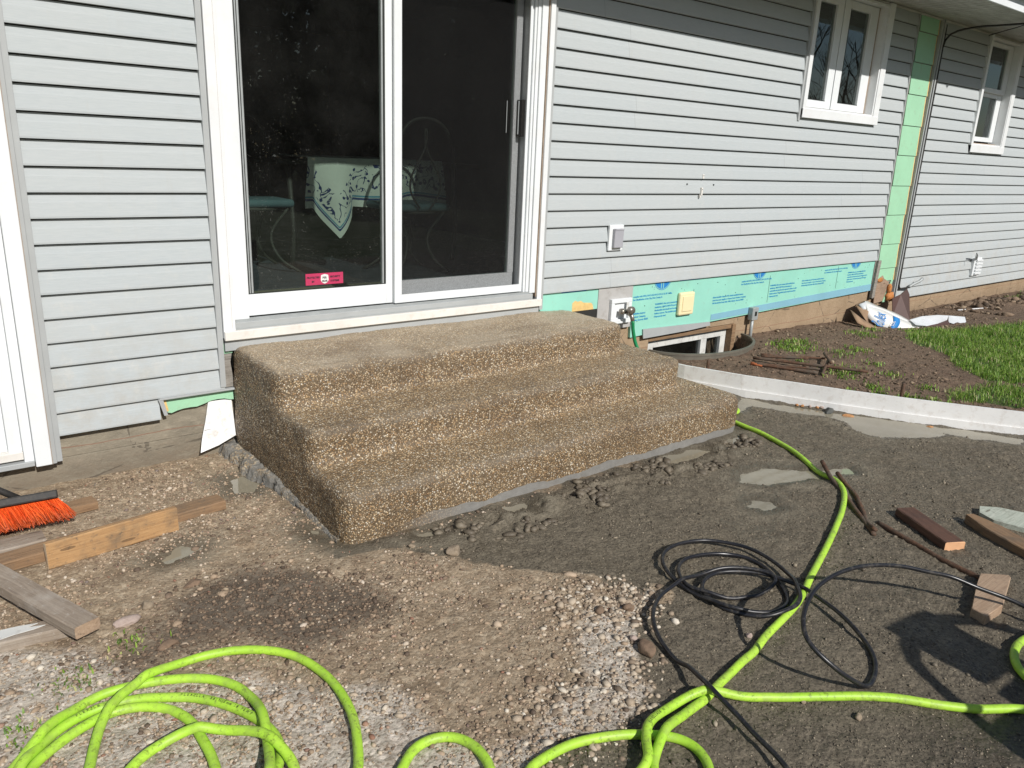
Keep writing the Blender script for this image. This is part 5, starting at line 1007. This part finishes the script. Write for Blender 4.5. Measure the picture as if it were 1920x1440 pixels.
for nme,key,mat,lab,cat in (('brown_sheet','brown',M['coilbrown'],'upright brown metal sheet standing behind the crushed white box','metal sheet'),('curled_sheet','curl',M['curlgrey'],'curled white metal sheet at the right end of the crushed box','metal sheet'),('brown_strip','curlbr',M['coilbrown'],'low brown metal strip below the curled white sheet','metal sheet'),('curled_offcut','curl2',M['curlgrey'],'rightmost pale grey curled metal offcut by the dirt heap','metal sheet'),('brown_offcut','curl2br',M['coilbrown'],'small brown metal offcut under the rightmost pale curled offcut','metal sheet')):
    o=slab(nme,D[key],(.004,.007,.001),mat,None); tag(o,lab,cat)
tag(tube('white_pipe',[(8.75,-.235,.070),(9.23,-.384,.082),(9.5,-.45,.086),(9.8,-.52,.075),(10.6,-.75,.09)],.007,M['pvc'],None,8),'thin white plastic strip lying in the dirt by the far wall','plastic strip')
# ================================================================ cables
k=catmull([(7.93,-.06,.345),(7.85,-.035,.335),(7.782,-.032,.345),(7.757,-.030,.42),(7.752,-.034,.9),(7.756,-.030,1.5),(7.757,-.033,2.2),(7.760,-.030,2.55),(7.80,-.06,2.66),(7.92,-.20,2.72),(8.03,-.42,2.735),(8.02,-.62,2.735),(7.98,-.76,2.77),(7.96,-.90,2.95),(7.95,-1.0,3.4),(7.95,-1.05,4.2)],.05)
tag(tube('service_cable',k,.0085,M['blackplastic'],None,8),'thick black cable running down beside the green foam strip','cable')
k=catmull([(7.780,-.030,.36),(7.772,-.028,.8),(7.766,-.030,1.3),(7.775,-.028,1.9),(7.768,-.03,2.74)],.05)
tag(tube('thin_cable',k,.004,M['blackplastic'],None,6),'thin dark wire beside the thick cable on the far siding','cable')
k=catmull([(8.62,-.05,2.745),(8.45,-.25,2.75),(8.15,-.52,2.74),(8.0,-.75,2.78),(7.97,-.92,3.0),(7.96,-1.03,3.6)],.05)
tag(tube('eave_wire',k,.005,M['blackplastic'],None,6),'thin black wire slung under the eave toward the far window','cable')
k=catmull([(7.93,-.055,.345),(7.99,-.07,.375),(8.06,-.09,.40),(8.10,-.10,.43)],.02)
tag(tube('pipe_stub',k,.014,M['galv'],None,8),'bent grey pipe stub at the foot of the thick cable','pipe')
# ================================================================ room seen through the door
TB=empty('dining_table',(2.7,1.75,.65),'dark dining table inside, seen dimly through the door glass','table')
boxes('table_top',[(1.98,3.55,1.27,2.2,1.345,1.375)],M['blackplastic'],TB); 
for x,y in ((2.1,1.4),(3.4,1.4),(2.1,2.05),(3.4,2.05)): tube('leg',[(x,y,.65),(x+.03,y,.9),(x,y,1.345)],.018,M['blackplastic'],TB,8)
def cloth_mat():
    n=NB('floral_cloth'); v=n.coord('World'); dfa=n.attr('hem').outputs['Fac']
    a=n.noise(v,13,2,.4,.8); line=n.math('LESS_THAN',n.math('ABSOLUTE',n.math('SUBTRACT',a,.5)),.022)
    vo=n.vor(v,26); fl=n.math('LESS_THAN',n.math('ADD',vo.outputs['Distance'],n.mr(n.noise(v,70,2),0,1,-.14,.14)),.30); fl=n.math('MULTIPLY',fl,n.math('GREATER_THAN',n.sep(vo.outputs['Color'])[0],.45))
    m=n.math('MAXIMUM',line,fl); band=n.math('MULTIPLY',n.math('GREATER_THAN',dfa,.10),n.math('LESS_THAN',n.math('ADD',dfa,n.mr(n.noise(v,7,3),0,1,-.05,.05)),.27)); m=n.math('MULTIPLY',m,band)
    s1=n.math('MULTIPLY',n.math('GREATER_THAN',dfa,.045),n.math('LESS_THAN',dfa,.060)); s2=n.math('MULTIPLY',n.math('GREATER_THAN',dfa,.064),n.math('LESS_THAN',dfa,.076))
    c=n.mix(m,(.72,.72,.68),(.02,.04,.14)); c=n.mix(s1,c,(.02,.05,.18)); c=n.mix(s2,c,(.10,.30,.42)); return n.fin(c,.85)
M['cloth']=cloth_mat()
us=np.linspace(2.175,3.20,130); vs=np.linspace(0,1,40); U,T=np.meshgrid(us,vs,indexing='ij')
bot=1.085-.19*np.maximum(0,1-np.abs(U-2.345)/.125)**.8+.015*np.sin(U*9)-.03*(U<2.46); tp=1.392; Zz=tp-(tp-bot)*T
fold=.055*np.sin((U-2.365)*15+1.57)*np.clip((tp-Zz)*4,0,1); Yy=1.255-.012*np.clip((tp-Zz)*20,0,1)-fold-.03*np.clip((tp-Zz)*2,0,1)*np.exp(-((U-2.365)/.12)**2)
Xx=U+(2.345-U)*-.16*np.clip((tp-Zz)*1.2,0,1)*(np.abs(U-2.365)<.25)
Vt=np.stack([Xx,Yy,Zz],-1).reshape(-1,3); m=40; i=np.arange(129)[:,None]; j=np.arange(39)[None]
Ft=np.stack([i*m+j,i*m+j+1,(i+1)*m+j+1,(i+1)*m+j],-1).reshape(-1,4)
top=np.array([(2.16,1.255,1.392),(3.2,1.255,1.392),(3.2,2.1,1.392),(2.16,2.1,1.392)]); F2=[tuple(f) for f in Ft]+[tuple(q+len(Vt) for q in (0,1,2,3))]
me=mesh('tablecloth',np.vstack([Vt,top]),F2,True); at=me.attributes.new('hem','FLOAT','POINT'); at.data.foreach_set('value',np.concatenate([(Zz-bot).ravel(),np.ones(4)]).astype(np.float32))
tag(link('tablecloth',me,M['cloth']),'white tablecloth with blue floral border on the indoor table','tablecloth')
M['cushion']=simple('blue_cushion',(.06,.105,.125),.8,.2,6)
def chair(cx,cy,s,label):
    c=empty('dining_chair',(cx,cy,.65),label,'chair','wrought iron chairs round the indoor table')
    bm=bmesh.new(); box_bm(bm,(cx-.22,cx+.22,cy-.2,cy+.2,1.075,1.125),.02); link('cushion',from_bm('c',bm,True),M['cushion'],c)
    by=cy-s*.22
    tube('back_frame',catmull([(cx-.21,by,1.08),(cx-.22,by,1.4),(cx-.15,by,1.60),(cx,by,1.66),(cx+.15,by,1.60),(cx+.22,by,1.4),(cx+.21,by,1.08)],.03),.011,M['blackplastic'],c,8)
    ps=[]
    for sg in (-1,1):
        t=np.linspace(0,1,22); q=np.stack([cx+sg*(.04+.09*np.sin(t*5)*(1-t*.5)),by+0*t,1.1+t*.5],-1); ps.append(tube_mesh(q,.007,6))
    V,F=multi(ps); link('back_scroll',mesh('s',V,F,True),M['blackplastic'],c)
    for sx_ in (-1,1):
        for sy_ in (-1,1): tube('leg',catmull([(cx+sx_*.18,cy+sy_*.17,1.07),(cx+sx_*.08,cy+sy_*.12,.90),(cx+sx_*.12,cy+sy_*.15,.75),(cx+sx_*.24,cy+sy_*.20,.655)],.03),.010,M['blackplastic'],c,8)
    tube('seat_ring',catmull([(cx+.2*math.cos(a),cy+.19*math.sin(a),1.066) for a in np.linspace(0,6.283,13)],.04),.009,M['blackplastic'],c,6)
chair(1.86,1.45,-1,'wrought iron chair with blue cushion left of the tablecloth indoors')
chair(2.78,1.02,1,'wrought iron chair with its scrolled back toward the door, in front of the tablecloth')
M['rug']=simple('dark_rug',(.035,.04,.055),.9,.3,12,bump=.3)
tag(boxes('rug',[(1.2,3.9,.75,2.9,.648,.656)],M['rug'],None,0),'dark blue grey rug under the indoor dining table','rug')
# ================================================================ grass
def blades(name,xy,hh,label,mat,wd=.0032,lean=.5,zoff=0):
    n=len(xy); z=gheight(xy[:,0],xy[:,1],False); a=rng.uniform(0,6.283,n); ln=rng.uniform(.15,1,n)*lean*hh; dx,dy=np.cos(a)*ln,np.sin(a)*ln; b=a+math.pi/2+rng.uniform(-.6,.6,n); sx,sy=np.cos(b)*wd,np.sin(b)*wd
    x,y=xy[:,0],xy[:,1]; z0=z-.006
    P=[(x-sx,y-sy,z0),(x+sx,y+sy,z0),(x-sx*.8+dx*.35,y-sy*.8+dy*.35,z+hh*.6),(x+sx*.8+dx*.35,y+sy*.8+dy*.35,z+hh*.6),(x+dx,y+dy,z+hh*(1-.35*ln/hh))]
    V=np.stack([np.stack(p,-1) for p in P],1).reshape(-1,3); k=(np.arange(n)*5)[:,None]; F=np.concatenate([k+np.array([[0,1,3]]),k+np.array([[0,3,2]]),k+np.array([[2,3,4]])],0)
    me=mesh(name,V,F); at=me.attributes.new('shade','FLOAT','POINT'); at.data.foreach_set('value',np.repeat(rng.uniform(0,1,n),5).astype(np.float32))
    return tag(link(name,me,mat,None,(0,0,0)),label,'grass',kind='stuff')
lawnp=lambda x,y: np.maximum(sst(-.01,.10,pdist(x,y,D['lawn'])+.10*(fbm(x,y,5,3,120)-.5)),.75*sst(-.05,.04,pdist(x,y,D['lawn2'])+.10*(fbm(x,y,5,3,121)-.5)))*(x>edge_x(y)+.05)
xy=pick(240000,4.9,9.6,-2.9,-.35,lambda x,y:lawnp(x,y)*(.25+.65*sst(.35,.62,fbm(x,y,4,4,140)))); blades('lawn_grass',xy,rng.uniform(.02,.075,len(xy))*rng.uniform(.5,1,len(xy)),'bright green lawn beyond the white edging at the right edge',M['grass'],.0019,1.1)
tufts=[(5.35,-.42,.22,.9),(5.55,-.35,.14,.7),(5.08,-1.02,.16,.55),(4.93,-1.08,.12,.5),(5.0,-.72,.05,.5),(4.86,-1.35,.10,.5),(4.80,-1.60,.09,.9),(4.88,-1.72,.10,.7),(4.62,-1.30,.05,.4),(5.25,-1.28,.10,.35),(5.45,-1.05,.10,.35),(5.75,-.75,.12,.5),(6.35,-.45,.16,.6),(5.15,-1.55,.08,.5),(4.72,-1.45,.06,.6),(5.5,-.75,.12,.4),(6.7,-.38,.12,.5),(7.3,-.62,.14,.9),(7.1,-.55,.12,.9),(9.8,-.42,.12,.7),(10.2,-.5,.2,.6),(10.9,-.35,.3,.4)]
ps=[]
for x,y,r,dn in tufts:
    m=int(9000*r*r*dn*1.1)+20; q=rng.normal(0,r*.42,(m,2)); ps.append(q+np.array([[x,y]]))
xy=np.vstack(ps); xy=xy[(xy[:,0]>edge_x(xy[:,1])+.03)&(welld(xy[:,0],xy[:,1])>1.05)]
blades('weed_tufts',xy,rng.uniform(.008,.042,len(xy)),'thin grass tufts and weeds scattered over the brown dirt bank',M['grass'],.0034,1.1)
ps=[rng.normal(0,.035,(60,2))+np.array([[x,y]]) for x,y in ((.215,-1.475),(.40,-1.37),(.06,-1.60))]; xy=np.vstack(ps)
blades('ground_weeds',xy,rng.uniform(.006,.022,len(xy)),'small green sprouts in the pale gravel at lower left',M['grass'],.003,1.3)
# ================================================================ unseen pressure washer outside the frame, added and shaped to cast the lower-right shadow
PW=empty('unseen_pressure_washer',(2.55,-4.05,0),'unseen pressure washer with engine and handle, added to cast the lower-right shadow','pressure washer')
px_,py_=2.42,-4.0
boxes('unseen_engine',[(px_-.30,px_+.40,py_-.18,py_+.12,.28,.54),(px_-.20,px_+.12,py_-.13,py_+.07,.52,.60)],M['blackplastic'],PW,.02)
boxes('unseen_fuel_tank',[(px_-.12,px_+.22,py_-.15,py_+.05,.60,.68)],M['stickred'],PW,.03)
tube('handle',catmull([(px_-.34,py_,.12),(px_-.33,py_,.5),(px_-.20,py_-.02,.86),(px_-.05,py_-.03,.93),(px_+.10,py_-.02,.92),(px_+.26,py_,.80),(px_+.36,py_,.45),(px_+.36,py_,.12)],.03),.022,M['blackplastic'],PW,10)  # handle of the unseen washer, added to cast the shadow
tube('unseen_hose_reel',[(px_-.10,py_-.05,.88),(px_+.12,py_-.05,.86)],[.10,.10],M['blackplastic'],PW,18)
tube('unseen_cross_bar',[(px_-.30,py_,.64),(px_+.33,py_,.62)],.02,M['blackplastic'],PW,8)
for s in (-1,1):
    ring=[(px_+s*.36,py_+.15*math.cos(a),.155+.14*math.sin(a)) for a in np.linspace(0,6.283,26)]; wv,wf=tube_mesh(np.array(ring),.03,10,False)
    wh=link('unseen_wheel',mesh('unseen_wheel',wv,wf,True),M['black'],PW); tube('unseen_hub',[(px_+s*.33,py_,.155),(px_+s*.39,py_,.155)],[.09,.09],M['galv'],wh,14)
# ================================================================ trees across the yard (seen only in the glass)
def tree(x,y,h,kind,label,seed):
    r=random.Random(seed); T=empty('evergreen_tree' if kind=='e' else 'bare_tree',(x,y,0),label,'tree','evergreens across the yard' if kind=='e' else 'bare trees across the yard')
    ps=[]; C_=[]
    def br(p,d,L,rad,lv):
        n=5; q=[np.array(p)]; dd=np.array(d,float)
        for i in range(n): dd=dd+np.array([r.uniform(-.14,.14),r.uniform(-.14,.14),r.uniform(-.05,.12)]); dd/=np.linalg.norm(dd); q.append(q[-1]+dd*L/n)
        q=np.array(q); ps.append(tube_mesh(q,np.linspace(rad,rad*.45,n+1),5 if lv else 8,False))
        if lv<3:
            for _ in range(7 if lv==0 else 5):
                t=r.uniform(.3,1); k=q[int(t*n)]; a=r.uniform(0,6.28); e=dd*.55+np.array([math.cos(a),math.sin(a),.35])*.8; br(k,e/np.linalg.norm(e),L*r.uniform(.35,.6),rad*.42,lv+1)
        C_.append(q[-1])
    if kind=='b':
        br((x,y,0),(0,0,1),h*.62,.16,0); V,F=multi(ps); link('trunk',mesh('t',V,F,True),M['bark'],T)
    else:
        tv=tube('trunk',[(x,y,0),(x,y,h*.5),(x,y,h)],[.16,.1,.02],M["bark"],T,8); n=8500
        hh=np.array([r.random()**.8 for _ in range(n)]); R_=(1-hh)*h*.30+.25; rr=R_*np.sqrt(np.array([r.uniform(.15,1) for _ in range(n)])); aa=np.array([r.uniform(0,6.283) for _ in range(n)]); lob=.75+.35*np.sin(aa*5+hh*22)
        c=np.stack([x+rr*lob*np.cos(aa),y+rr*lob*np.sin(aa),.5+hh*(h-.5)-rr*.22],-1); nr=np.random.default_rng(seed)
        u_=nr.normal(size=(n,3)); u_/=np.linalg.norm(u_,axis=1)[:,None]; w_=np.cross(u_,nr.normal(size=(n,3))); w_/=np.linalg.norm(w_,axis=1)[:,None]; s=nr.uniform(.10,.24,n)[:,None]
        V=np.stack([c-u_*s,c+w_*s*.5,c+u_*s,c-w_*s*.5],1).reshape(-1,3); F=(np.arange(n)*4)[:,None]+np.array([[0,1,2,3]])
        me=mesh('crown',V,F); at=me.attributes.new('shade','FLOAT','POINT'); at.data.foreach_set('value',np.repeat(nr.uniform(0,1,n),4).astype(np.float32)); link('crown',me,M['leaves'],T)
for q,(x,y,h) in enumerate([(4,-24,9),(7.5,-22,10),(10.5,-25,11),(13.2,-22,9.5),(16,-24.5,11.5),(19.2,-23,10),(22.5,-25,11),(26,-23,9),(9,-29,12),(15,-30,12.5),(21,-30,12),(30,-26,9),(-1,-26,10),(35,-27,8)]):
    tree(x,y,h,'e','dark evergreen in the row across the yard, reflected in the door glass',300+q)
for q,(x,y,h) in enumerate([(40,-24,12),(45,-26,13),(50,-25,12),(56,-28,13),(33,-20,10)]):
    tree(x,y,h,'b',['bare tree nearest the evergreens across the yard','second bare tree across the yard','tall bare tree in the middle of the bare group','farthest bare tree across the yard','bare tree standing nearer than the other bare ones'][q],400+q)
